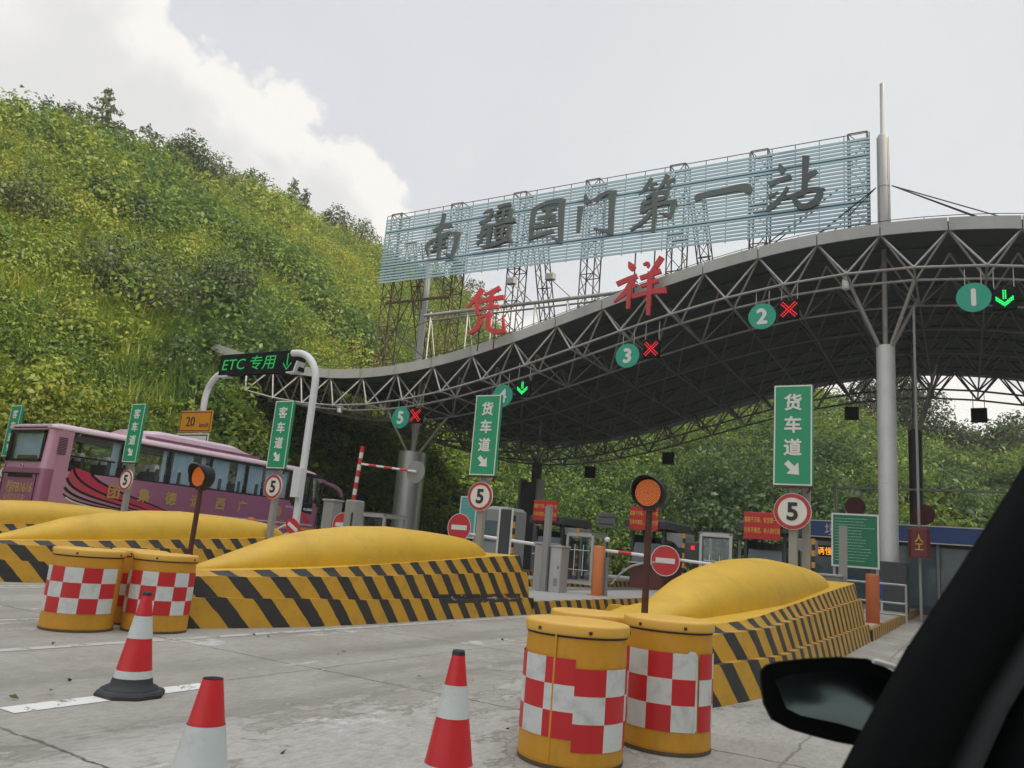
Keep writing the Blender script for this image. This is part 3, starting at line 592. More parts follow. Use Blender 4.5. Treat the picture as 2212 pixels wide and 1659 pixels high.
for i, (a_, t__, h, cw, lab) in enumerate([(64.8, .50, 3.4, 3.8, 'round dark shrub high on the left slope'), (59.6, .55, 2.6, 3.2, 'smaller round shrub right of the dark one on the slope'),
    (51.5, .30, 3.2, 4.6, 'pale yellowish rounded bush in the middle of the slope'), (57.2, .28, 4.0, 5.0, 'bushy green tree low on the left slope')]):
    make_tree(ridge(a_, t__), h, cw, lab, 'shrub', 'round', 500+i, 'treeleaf', 1800, 'rounded shrubs on the slope', (.18, .38))

# fallen leaves and grit on the concrete
r_ = np.random.default_rng(77); n_ = 26; px_ = np.c_[r_.uniform(-8.5, -1.5, n_), r_.uniform(3, 12, n_), r_.uniform(.012, .03, n_)]
nr_ = np.c_[r_.normal(size=(n_, 2))*.5, np.ones(n_)]; nr_ /= np.linalg.norm(nr_, axis=1, keepdims=True)
lo = bpy.data.objects.new('fallen_leaves', leaves_mesh('fallen_leaves', px_, nr_, r_.uniform(.03, .08, n_), .5, r_, mat('dry_leaf', (.13, .10, .05), .85, var=.5, nscale=2))); col.objects.link(lo); lo['kind'] = 'stuff'; lo['label'] = 'scattered dry leaves lying on the concrete lanes'
# ================================================================== CANOPY
def zt(x): return 12.46+2.36*math.cos(2*math.pi*(x+2.3)/51)          # top of the wave-shaped roof edge
XS = np.arange(-40, 34.01, 1.15); Y0, Y1 = 31.0, 54.6; PIT = 2.3
cn = thing('toll_canopy', (-2.4, 33.5, 0), 'large wave shaped steel toll plaza canopy with grey edge band and lattice trusses', 'canopy')
d = MB()
for s_ in range(len(XS)-1):
    a, b_ = XS[s_], XS[s_+1]; za, zb = zt(a)-.10, zt(b_)-.10
    d.add([(a, Y0+.12, za), (b_, Y0+.12, zb), (b_, Y1-.12, zb), (a, Y1-.12, za), (a, Y0+.12, za-.16), (b_, Y0+.12, zb-.16), (b_, Y1-.12, zb-.16), (a, Y1-.12, za-.16)], [(0, 1, 2, 3), (7, 6, 5, 4)])
d.build('roof_deck', M['deck'], cn)
M['fascia'] = mat('fascia_panel', (.40, .40, .39), .5, .1, var=.10, nscale=1.1, dirt=(.22, .22, .20), dirt_amt=.55, dirt_scale=.9, stretch=(1, 1, .35))
f = MB(); sm_ = MB()
px_ = [-39.9]+[x_ for x_ in np.arange(-39.2, 34, PIT)]+[34]
for a, b_ in zip(px_[:-1], px_[1:]):
    g_ = .018; n_ = 4
    xs = np.linspace(a+g_, b_-g_, n_+1)
    for q in range(n_):
        x0, x1 = xs[q], xs[q+1]
        for yy, dy in ((Y0, .06), (Y1-.06, .06)):
            f.add([(x0, yy, zt(x0)-.50), (x1, yy, zt(x1)-.50), (x1, yy, zt(x1)), (x0, yy, zt(x0)), (x0, yy+dy, zt(x0)-.50), (x1, yy+dy, zt(x1)-.50), (x1, yy+dy, zt(x1)), (x0, yy+dy, zt(x0))], [(0, 1, 2, 3), (3, 2, 6, 7), (0, 4, 5, 1), (7, 6, 5, 4)])
for xe in (-40, 33.95):
    f.box((xe, (Y0+Y1)/2, zt(xe)-.25), (.06, Y1-Y0, .5))
f.build('fascia', M['fascia'], cn)
# roof edge soffit and purlins on the underside
p = MB()
for yy in np.arange(Y0+2.2, Y1-1, 2.2):
    pts_ = [(x_, yy, zt(x_)-.33) for x_ in XS]; p.path(pts_, .05, 4)
p.build('purlin', M['deck'], cn)
# space truss: inverted pyramids hung under the roof
t1 = MB(); t2 = MB()
rows = [Y0+.25, Y0+2.6]+list(np.arange(Y0+5.5, Y1-.2, 4.2))+[Y1-.3]; DEP = 2.12
TX = np.arange(-38.05+.0, 33, PIT)        # top nodes at the panel seams
TX = TX-TX[0]-39.2+PIT
BX = TX[:-1]+PIT/2
def T_(x, y): return Vector((x, y, zt(x)-.42))
def B_(x, y): return Vector((x, y, zt(x)-DEP))
YB = [Y0-.55, Y0+.85]+[ (rows[i]+rows[i+1])/2 for i in range(1, len(rows)-1)]
for k, yb in enumerate(YB):
    mb = t1 if k < 3 else t2; rr = .046 if k < 3 else .06
    for i in range(len(BX)-1): mb.tube(B_(BX[i], yb), B_(BX[i+1], yb), rr*(1.15 if k < 2 else 1), 7 if k < 3 else 5, cap=False)
for i, bx in enumerate(BX):
    for xt in (TX[i], TX[i+1]):
        for yb in YB[:2]: t1.tube(T_(xt, Y0+.22), B_(bx, yb), .045, 7, cap=False)
    t1.tube(B_(bx, YB[0]), B_(bx, YB[1]), .045, 6, cap=False)
    if bx < -3 or i % 1 == 0:
        for k in range(2, len(YB)):
            yb = YB[k]; mb = t1 if k < 3 else t2
            for xt in (TX[i], TX[i+1]):
                for yt in (rows[k-1], rows[k]): mb.tube(T_(xt, yt), B_(bx, yb), .045 if k < 3 else .05, 5, cap=False)
            mb.tube(B_(bx, YB[k-1]), B_(bx, yb), .045, 5, cap=False)
for xe in (BX[0],): t1.tube(B_(xe, YB[0]), T_(TX[0], Y0+.22), .058, 7, cap=False)
for bx in BX:
    for yb in YB[:2]: t1.lathe([(.0, -.09), (.07, -.06), (.095, 0), (.07, .06), (0, .09)], B_(bx, yb), 10, cap=False)
t1.build('front_truss', M['truss'], cn); t2.build('space_truss', mat('truss_shade_dark', (.16, .16, .155), .6, .1, var=.2, dirt=(.09, .05, .03), dirt_amt=.6), cn)  # inner truss coloured darker than the front to suggest shade under the roof
# roof edge hand rail
rl = MB()
for q in range(0, len(XS)-1): rl.tube((XS[q], Y0+.5, zt(XS[q])+.30), (XS[q+1], Y0+.5, zt(XS[q+1])+.30), .016, 5, cap=False)
for q in range(0, len(XS), 2): rl.tube((XS[q], Y0+.5, zt(XS[q])-.1), (XS[q], Y0+.5, zt(XS[q])+.30), .014, 5)
rl.build('roof_rail', M['darksteel'], cn)
# columns, struts, masts, stay cables
def column(x, y, r, ztop, m, zplinth=None, pm=None, ribs=0):
    q = MB(); q.lathe([(r, 0), (r, ztop)], (x, y, 0), 40)
    if ribs:
        for zz in np.arange(1.2, ztop, ribs): q.lathe([(r+.004, zz-.02), (r+.012, zz), (r+.004, zz+.02)], (x, y, 0), 40, cap=False)
    o = q.build('column', m, cn)
    s_ = MB()
    for dx in (-1, 1):
        for yy in (-1.0, 1.0): s_.tube((x+dx*.2, y+yy*.2, ztop-.05), (x+dx*PIT/2*1.0, y+yy*1.2, zt(x)-DEP), .075, 8)
    s_.tube((x, y, ztop-.05), (x, y, zt(x)-.3), .10, 10); s_.build('strut', M['truss'], cn)
    return o
column(-25.45, 33.4, .74, 5.95, mat('brushed_column_steel', (.40, .40, .40), .36, .75, var=.14, stretch=(3, 3, .25)), ribs=1.45)
column(-2.42, 33.0, .345, 10.42, M['alu'], ribs=1.9)
q = MB(); q.bbox((-2.42, 33.0, 1.02), (1.25, 1.25, 2.04), .03); q.build('column_plinth', M['boothdark'], cn)
for x_, m_ in ((-24.85, M['boothdark']), (-2.05, M['boothdark'])):
    column(x_, 46.5, .34, 9.4 if x_ > -10 else 7.2, m_)
q = MB()
q.bbox((-24.8, 46.0, 2.9), (1.15, 1.0, 5.8), .03); q.build('column_cladding', M['boothdark'], cn)
q = MB()
for dx in (-.66, .66): q.box((-24.8+dx, 45.8, 3.0), (.14, .9, 6.0))
q.build('cladding_edge', M['postgrey'], cn)
for x_, n_ in ((-2.40, 0), (-28.1, 1)):
    my, tp = (36.4, 20.9) if n_ else (33.2, 22.2); rm = .20 if n_ else .215
    mm = MB(); mm.lathe([(rm, zt(x_)-.2), (rm, tp-2.5), (rm-.03, tp-2.42), (.105, tp-2.4), (.095, tp)], (x_, my, 0), 24); mm.lathe([(rm+.01, 17.35), (rm+.03, 17.4), (rm+.01, 17.45)], (x_, my, 0), 24, cap=False)
    mm.build('mast', M['mast'], cn)
    mm = MB()
    for q in (-.215, .235): mm.tube((x_+q*1.02, my-.15, zt(x_)-.2), (x_+q*1.02, my-.15, tp-2.6), .02, 5)
    mm.build('mast_conduit', M['galv'], cn)
    for sx in (-1, 1):
        for dx, dy in (((4.6, -.8), (5.8, .6), (9.5, 1.6)) if sx > 0 else ((5.0, 3.2), (7.5, 3.6), (9.5, 6))):
            xx = x_+sx*dx; yy = my+dy; mm = MB(); mm.tube((x_+sx*.3, my, 17.4), (xx, yy, zt(xx)-.05), .024, 6); mm.build('stay_cable', M['darksteel'], cn)

# ================================================================== BILLBOARD
bb = thing('billboard', (-16.4, 34.2, zt(-16.4)), 'long pale blue slatted billboard with dark brush written characters on the canopy roof', 'billboard')
BX0, BX1, BZ0, BZ1, BY = -29.84, -3.0, 16.12, 20.28, 34.0
q = MB(); ns = 23; pz = (BZ1-BZ0)/ns
for k in range(ns):
    zc = BZ0+pz*(k+.5)
    q.box(((BX0+BX1)/2, BY, zc), (BX1-BX0, .05, pz*.58))
q.build('slat', M['slat'], bb)
q = MB()
for zc in (BZ0+pz*6.0, BZ0+pz*18.0): q.box(((BX0+BX1)/2, BY+.075, zc), (BX1-BX0, .07, .09))
q.build('cross_rail', M['slatdark'], bb)
q = MB()
for x_ in np.arange(BX0, BX1+.01, (BX1-BX0)/26): q.box((x_, BY+.06, (BZ0+BZ1)/2+.1), (.03, .03, BZ1-BZ0+.25))
q.box(((BX0+BX1)/2, BY+.06, BZ1+.24), (BX1-BX0, .03, .03)); q.build('upright', M['darksteel'], bb)
def lattice(p0, p1, w_, m, step=.9, r=.028):
    q = MB(); p0, p1 = Vector(p0), Vector(p1); d = (p1-p0); Ln = d.length; d.normalize(); a = Vector((1, 0, 0)); b_ = d.cross(a).normalized(); n_ = max(2, round(Ln/step)); c4 = [(-1, -1), (1, -1), (1, 1), (-1, 1)]
    cor = lambda k, i: p0+d*(Ln*k/n_)+a*c4[i][0]*w_/2+b_*c4[i][1]*w_/2
    for i in range(4): q.tube(cor(0, i), cor(n_, i), r*1.3, 5)
    for k in range(n_+1):
        for i in range(4):
            if k % 2 == 0 or k == n_: q.tube(cor(k, i), cor(k, (i+1) % 4), r, 4, cap=False)
            if k < n_: q.tube(cor(k, i if k % 2 else (i+1) % 4), cor(k+1, (i+1) % 4 if k % 2 else i), r*.8, 4, cap=False)
    return q.build('lattice_tower', m, bb)
for x_, rusty, back in ((-29.3, 1, 1), (-24.9, 1, 0), (-20.7, 0, 1), (-16.3, 0, 0), (-11.7, 0, 1), (-7.75, 0, 0), (-3.5, 0, 0)):
    mt_ = M['rust'] if rusty else M['darksteel']
    lattice((x_, BY+.65, zt(x_)-.2), (x_, BY+.65, BZ1+.42), .78, mt_)
    if back: lattice((x_+.9, BY+4.2, zt(x_)-.2), (x_+.75, BY+1.3, BZ1-1.2), .62, mt_)
q = MB(); q.box((-27, BY+.2, 14.95), (4.6, .12, .12)); q.build('tie_beam', M['rust'], bb)
q = MB()
q.tube((-9.5, 33.6, zt(-9.5)), (-4.2, 34.3, 18.2), .03, 5); q.tube((-9.0, 33.8, zt(-9)), (-5.2, 34.4, 17.4), .03, 5); q.tube((-26.0, 33.4, zt(-26)), (-21, 34.4, 13.6), .03, 5); q.tube((-24.2, 33.4, zt(-24.2)), (-28.9, 34.6, 13.4), .03, 5)
q.tube((-34.0, 33.0, zt(-34)+.1), (-24.0, 34, 14.0), .02, 5); q.build('brace', M['darksteel'], bb)
# characters: brush strokes as ribbons (x, y, width) traced in pixel coordinates of image crops, cut as thick plates
def ribbons(strokes, tr, Yp, th):
    mb = MB()
    for k, st in enumerate(strokes):
        P = []
        for a, b_ in zip(st[:-1], st[1:]):
            for q in range(4): P.append([a[i]+(b_[i]-a[i])*q/4 for i in range(3)])
        P.append(list(st[-1]))
        for _ in range(2):
            P = [P[0]]+[[(P[i-1][j]+2*P[i][j]+P[i+1][j])/4 for j in range(3)] for i in range(1, len(P)-1)]+[P[-1]]
        W = []
        Lf, Rt = [], []
        for i in range(len(P)):
            dx = P[min(i+1, len(P)-1)][0]-P[max(i-1, 0)][0]; dy = P[min(i+1, len(P)-1)][1]-P[max(i-1, 0)][1]; l_ = math.hypot(dx, dy) or 1; nx, ny = -dy/l_, dx/l_; w_ = P[i][2]/2
            Lf.append((P[i][0]+nx*w_, P[i][1]+ny*w_)); Rt.append((P[i][0]-nx*w_, P[i][1]-ny*w_))
        yf = Yp-.006*k
        cv = lambda uv: on_y(*tr(*uv), Yp)
        A_ = [cv(q) for q in Lf]; B2 = [cv(q) for q in Rt]; n_ = len(A_); fr = Vector((0, yf-Yp, 0)); bk = Vector((0, th, 0))
        vs = [q+fr for q in A_]+[q+fr for q in B2]+[q+bk for q in A_]+[q+bk for q in B2]
        fs = []
        for i in range(n_-1):
            fs += [(i, i+1, n_+i+1, n_+i), (2*n_+i, 3*n_+i, 3*n_+i+1, 2*n_+i+1), (i, 2*n_+i, 2*n_+i+1, i+1), (n_+i, n_+i+1, 3*n_+i+1, 3*n_+i)]
        fs += [(0, n_, 3*n_, 2*n_), (n_-1, 3*n_-1, 4*n_-1, 2*n_-1)]
        mb.add(vs, fs)
    return mb
trA = lambda x, y: ((1620+x*.27125)/1.8083, (780+y*.27125)/1.8083)
trB = lambda x, y: ((2200+x*.27125)/1.8083, (640+y*.27125)/1.8083)
trC = lambda x, y: ((2700+x*.27125)/1.8083, (580+y*.27125)/1.8083)
trD = lambda x, y: ((1780+x*.40687)/1.8083, (960+y*.40687)/1.8083)
glyphs = [
 (trA, [[(425, 195, 55), (405, 300, 55), (370, 420, 60), (330, 515, 45)], [(262, 455, 55), (370, 400, 55), (535, 355, 70)], [(330, 555, 40), (200, 620, 55), (165, 700, 45), (185, 810, 12)], [(310, 540, 40), (430, 490, 40), (560, 470, 35), (665, 490, 40)], [(610, 480, 100), (600, 620, 70), (560, 740, 65), (530, 850, 15)], [(540, 820, 55), (470, 800, 45), (415, 765, 10)],
        [(285, 610, 30), (380, 560, 35), (470, 520, 55)], [(255, 690, 30), (350, 650, 35), (455, 600, 50)], [(225, 750, 28), (320, 715, 32), (460, 670, 40)], [(380, 520, 50), (355, 680, 50), (338, 855, 40)]]),
 (trA, [[(985, 200, 25), (1060, 160, 45), (1125, 145, 45)], [(1115, 150, 50), (1080, 260, 50), (1020, 315, 50)], [(930, 340, 45), (1000, 310, 50), (1080, 290, 25)], [(1010, 330, 40), (985, 400, 40), (970, 450, 30)], [(960, 420, 50), (1050, 390, 50), (1125, 385, 60)], [(975, 440, 45), (965, 520, 70), (900, 540, 40)], [(900, 530, 40), (990, 500, 55), (1060, 450, 30)], [(1090, 400, 70), (1070, 540, 60), (1040, 700, 50)], [(1040, 690, 45), (980, 685, 40), (935, 672, 10)], [(985, 560, 30), (940, 600, 40), (890, 650, 35)],
        [(1200, 115, 50), (1300, 80, 45), (1390, 60, 50)], [(1170, 205, 40), (1180, 260, 45), (1190, 320, 30)], [(1180, 190, 35), (1290, 140, 40), (1400, 135, 50)], [(1400, 140, 55), (1385, 220, 50), (1335, 290, 40)], [(1185, 250, 28), (1260, 225, 28), (1350, 200, 28)], [(1195, 315, 30), (1260, 290, 30), (1350, 275, 30)], [(1290, 150, 35), (1270, 290, 35)],
        [(1140, 390, 30), (1260, 335, 45), (1455, 295, 60)], [(1165, 430, 40), (1175, 500, 45), (1185, 580, 35)], [(1175, 430, 35), (1280, 390, 40), (1390, 390, 55)], [(1380, 395, 60), (1370, 470, 55), (1320, 570, 45)], [(1175, 505, 28), (1250, 480, 28), (1360, 455, 28)], [(1185, 575, 30), (1250, 560, 32), (1340, 550, 32)], [(1275, 400, 38), (1255, 560, 38)], [(1095, 670, 50), (1230, 630, 45), (1330, 580, 50), (1415, 615, 35)], [(1360, 530, 40), (1400, 610, 40)]]),
 (trA, [[(1735, 120, 65), (1690, 260, 68), (1672, 480, 70), (1658, 605, 22)], [(1710, 140, 55), (1880, 45, 55), (2070, 10, 75), (2170, 15, 60)], [(2120, 10, 95), (2105, 300, 85), (2098, 540, 80), (2105, 632, 35)], [(2100, 600, 55), (2010, 560, 45), (1950, 530, 10)], [(1825, 150, 30), (1930, 130, 40), (2040, 115, 50)], [(1935, 130, 80), (1915, 260, 70), (1890, 385, 80)], [(1770, 280, 45), (1900, 250, 50), (2030, 235, 50)], [(2000, 250, 50), (1995, 300, 70), (2040, 350, 40)], [(1720, 408, 45), (1880, 370, 50), (2050, 358, 50)], [(1660, 560, 45), (1790, 510, 45), (2005, 455, 55)]]),
 (trB, [[(315, 430, 12), (325, 510, 75), (360, 570, 70)], [(400, 530, 20), (360, 530, 60), (300, 550, 40)], [(250, 612, 85), (228, 800, 65), (213, 995, 50)], [(455, 545, 75), (540, 455, 60), (640, 410, 50), (770, 410, 65)], [(712, 395, 110), (697, 650, 82), (685, 900, 85), (695, 1025, 55)], [(700, 985, 75), (570, 965, 50), (430, 925, 10)]]),
 (trB, [[(1275, 200, 50), (1200, 330, 55), (1085, 450, 14)], [(1350, 270, 28), (1250, 315, 60), (1310, 380, 40)], [(1510, 155, 60), (1450, 270, 58), (1370, 370, 18)], [(1610, 210, 40), (1495, 275, 55), (1540, 350, 45)], [(1190, 490, 50), (1330, 425, 52), (1520, 400, 58)], [(1500, 390, 55), (1490, 480, 50), (1350, 525, 48), (1140, 575, 55)], [(1150, 560, 45), (1138, 640, 55), (1130, 710, 50)], [(1120, 700, 50), (1250, 625, 50), (1450, 560, 55), (1640, 550, 62)], [(1590, 550, 80), (1575, 680, 68), (1540, 775, 25)], [(1550, 755, 65), (1450, 730, 40), (1380, 710, 8)], [(1322, 430, 75), (1320, 700, 65), (1298, 985, 55)], [(1290, 680, 50), (1140, 850, 52), (970, 958, 38)]]),
 (trC, [[(70, 760, 20), (75, 700, 100), (250, 655, 80), (450, 610, 80), (680, 560, 90), (810, 570, 150), (875, 620, 60)]]),
 (trC, [[(1270, 220, 30), (1300, 300, 105), (1335, 345, 95)], [(1115, 520, 65), (1260, 460, 75), (1440, 400, 58)], [(1110, 692, 55), (1180, 665, 50), (1255, 628, 28)], [(1390, 555, 50), (1320, 680, 60), (1210, 800, 75), (1095, 880, 75)], [(1320, 730, 45), (1440, 680, 50), (1570, 655, 75), (1650, 590, 60)], [(1652, 105, 105), (1640, 350, 85), (1630, 620, 90)], [(1660, 415, 95), (1750, 360, 75), (1815, 328, 55)], [(1560, 660, 85), (1700, 590, 60), (1850, 595, 90), (1860, 660, 100), (1790, 770, 95), (1690, 830, 85), (1570, 840, 85), (1500, 770, 85), (1480, 690, 75)], [(1880, 580, 40), (1930, 600, 25)], [(1780, 770, 60), (1840, 800, 50)]])]
names_ = ['leftmost', 'second', 'third', 'fourth', 'fifth', 'sixth', 'rightmost']
for (tr, st) in glyphs:
    ribbons(st, tr, BY-.10, .07).build('character', M['letter'], bb)
g1 = [[(255, 410, 48), (190, 505, 42), (105, 597, 14)], [(210, 520, 40), (200, 655, 36)], [(425, 402, 45), (350, 440, 38), (265, 472, 10)], [(225, 535, 36), (340, 510, 38), (460, 492, 46)], [(345, 440, 36), (335, 595, 36)], [(250, 603, 26), (415, 583, 38)], [(225, 680, 30), (232, 745, 46), (190, 805, 46), (125, 848, 14)], [(215, 692, 26), (340, 652, 34)], [(325, 655, 36), (305, 745, 40), (325, 815, 45), (400, 828, 46), (470, 820, 36)], [(462, 830, 36), (452, 670, 10)]]
g2 = [[(1660, 150, 10), (1685, 200, 75), (1712, 226, 55)], [(1545, 368, 48), (1640, 325, 45), (1742, 288, 48)], [(1700, 325, 52), (1620, 460, 46), (1518, 542, 14)], [(1668, 390, 46), (1652, 605, 36)], [(1690, 360, 30), (1735, 385, 35)], [(1800, 182, 18), (1850, 165, 45), (1842, 212, 14)], [(1980, 108, 52), (1900, 232, 46), (1862, 280, 30)], [(1770, 312, 42), (1870, 278, 42), (1970, 240, 46)], [(1778, 388, 34), (1945, 332, 38)], [(1695, 492, 32), (1880, 440, 46), (2022, 428, 58)], [(1872, 250, 52), (1858, 450, 46), (1848, 668, 36)]]
for st, c_, lab in ((g1, on_y(1050, 745, 30.6), 'upright red metal character standing behind the low part of the canopy edge'), (g2, on_y(1390, 670, 30.6), 'upright red metal character overlapping the rising canopy edge on the right')):
    t = thing('roof_character', (c_.x, 30.6, zt(c_.x)), lab, 'sign character', 'red characters on the canopy edge')
    ribbons(st, trD, 30.5, .09).build('plate', M['redletter'], t)
    q = MB()
    for dx in (-.55, .35): q.box((c_.x+dx, 30.72, zt(c_.x)+.35), (.05, .05, 1.9)); q.box((c_.x+dx, 30.9, zt(c_.x)+.05), (.04, .45, .04))
    q.build('bracket', M['darksteel'], t)
# floodlight beam with lamps in front of the billboard
fb = thing('light_beam', (-18, 32.5, zt(-18)), 'grey horizontal pipe gantry on the canopy roof below the billboard', 'beam')
q = MB(); q.tube((-25.0, 32.5, 13.32), (-12.4, 32.5, 13.6), .10, 8); q.tube((-25.0, 32.75, 13.1), (-12.4, 32.75, 13.4), .05, 6); q.build('pipe', M['truss'], fb)
q = MB()
for x_ in (-24.6, -22.2, -20.7, -18.2, -16.4, -14.8): q.tube((x_, 32.5, zt(x_)-.1), (x_, 32.5, 13.5), .045, 6); q.tube((x_+.35, 33.0, zt(x_)-.1), (x_, 32.5, 13.4), .03, 5)
q.build('leg', M['galv'], fb)
def floodlight(x, lab):
    t = thing('floodlight', (x+.75, 32.3, 13.45), lab, 'floodlight', 'floodlights aimed at the billboard')
    q = MB(); q.tube((x+.95, 32.45, 13.5), (x+.05, 31.9, 14.35), .035, 6); q.build('arm', M['galv'], t)
    q = MB(); q.bbox((x, 31.85, 14.5), (.5, .30, .34), .05); q.build('lamp_head', M['boothgrey'], t)
    q = MB(); q.box((x, 32.02, 14.52), (.40, .03, .26)); q.build('lens', M['signwhite'], t)
floodlight(-19.3, 'small grey floodlight on an arm right of the left red character'); floodlight(-17.1, 'small grey floodlight on an arm midway between the red characters')
# lamps clamped to the truss
for u_, v_, lab in ((1828, 612, 'round white lamp under the canopy truss near lane sign two'), (735, 882, 'small white lamp under the left end of the canopy truss')):
    c_ = on_y(u_, v_, 31.9); t = thing('truss_lamp', c_, lab, 'lamp', 'lamps under the truss'); q = MB(); q.lathe([(.10, .25), (.17, .1), (.17, -.22), (.12, -.26)], c_, 16); q.build('shade', M['signwhite'], t); q = MB(); q.tube(c_+Vector((0, 0, .25)), c_+Vector((0, 0, .62)), .03, 6); q.build('hanger', M['galv'], t)
# ================================================================== TOLL ISLANDS
def island(cx, y0, label, L=8.9, far=24.0, Ld=7.15, sm='stripes'):
    t = thing('toll_island', (cx, y0, 0), label, 'toll island', 'ship shaped toll islands with yellow domes')
    o = Vector((cx, y0, 0))
    def half(y): return .30+.77*min(1, max(0, (y+.02)/2.6))**.55 if y < 2.6 else 1.07
    ys = [0, .05, .15, .3, .5, .8, 1.2, 1.7, 2.3, 3.2, 4.5, 6, 7.5]+([9, 10.5, 12] if L > 10 else [])+[L]
    def zl(y): k = max(0, min(1, (y-.3)/(L-.5))); return (.38-.04*k, .62+.25*k, .66+.55*k)
    prof = [(0, 0, None), (.035, 0, 0), (.11, 0, 0), (.16, 1, 1), (.235, 1, 1), (.30, 2, 2)]
    right = [(half(y), y) for y in ys]
    def out(d):                        # plan outline shrunk by d
        res = []
        for i, (hx, y) in enumerate(right):
            a = right[max(0, i-1)]; b_ = right[min(len(right)-1, i+1)]; dx, dy = b_[0]-a[0], b_[1]-a[1]; l_ = math.hypot(dx, dy); nx, ny = dy/l_, -dx/l_
            if i == 0: nx, ny = .5, -.85
            res.append((max(.05, hx-nx*d), y-ny*d if i < len(right)-1 else y-d*.9))
        return res
    rings = []
    for d, lo, lv in [(0, None, None), (.04, 0, 0), (.12, 0, 0), (.17, 1, 1), (.25, 1, 1), (.32, 2, 2)]:
        ot = out(d); ring = []
        for sgn in (1, -1):
            seq = ot[::-1] if sgn == 1 else ot
            for x_, y_ in seq: ring.append(o+Vector((sgn*x_, y_, 0 if lv is None else zl(y_)[lv]+.008*math.sin(y_*9+lv)+.006*math.sin(y_*23))))
        rings.append(ring)
    q = MB(); q.loft(rings, closed=True, cap=False, smooth=False); q.build('stepped_base', M[sm], t)
    top = rings[-1]; n_ = len(top)//2; q = MB()
    q.add(top, [(i, i+1, 2*n_-2-i, 2*n_-1-i) for i in range(n_-1)]); q.build('deck', M['yellow'], t)
    # hull shaped dome
    ya = .75; q = MB(); R_ = []
    def dome(tv):
        w_ = .66*min(1, (tv/.42)**.62) if tv < .42 else .66-.10*max(0, (tv-.6)/.4)
        prof_ = interp([(0, .02), (.06, .12), (.13, .25), (.22, .42), (.32, .52), (.45, .585), (.58, .58), (.72, .50), (.85, .41), (.93, .33), (1, .22)])(tv)
        if tv > .9: k = math.sqrt(max(0, 1-((tv-.9)/.1)**2)); w_ *= .25+.75*k; prof_ *= .05+.95*k
        return w_, float(prof_)
    for tv in list(np.linspace(0, .9, 26))+[.925, .95, .97, .985, .995, 1.0]:
        w_, h_ = dome(tv); y_ = ya+Ld*tv; zb = zl(y_)[2]-.015; ring = []
        for k in range(25):
            a_ = math.pi*k/24; cx_, sz_ = math.cos(a_), math.sin(a_)
            ring.append(o+Vector((w_*math.copysign(abs(cx_)**.9, cx_), y_, zb+h_*sz_**.85)))
        R_.append(ring)
    q.loft(R_, closed=False, cap=False, smooth=True); q.add(R_[-1], [tuple(range(25))]); q.build('dome', M['yellow'], t)
    # low platform behind the ship head
    q = MB(); q.bbox((cx, y0+L+far/2-.15, .14), (2.05, far, .28), .03); q.build('platform', mat('island_platform_concrete', (.34, .33, .31), .8, var=.1, dirt=(.2, .19, .17), dirt_amt=.4), t)
    q = MB()
    for sx in (-1, 1): q.box((cx+sx*1.05, y0+L+far/2-.15, .135), (.10, far-.02, .27))
    q.build('kerb', M['stripes'], t)
    return t
island(-2.88, 6.75, 'yellow domed striped island nearest the camera, behind the two right hand barrels', L=12.9, far=20, Ld=10.1)
island(-9.05, 6.45, 'yellow domed striped island in the middle, right of the left hand barrels', sm='stripes_scuffed')
island(-15.45, 7.0, 'yellow domed striped island behind the left hand barrels')
island(-21.75, 7.4, 'farthest yellow domed island at the left edge beside the coach')

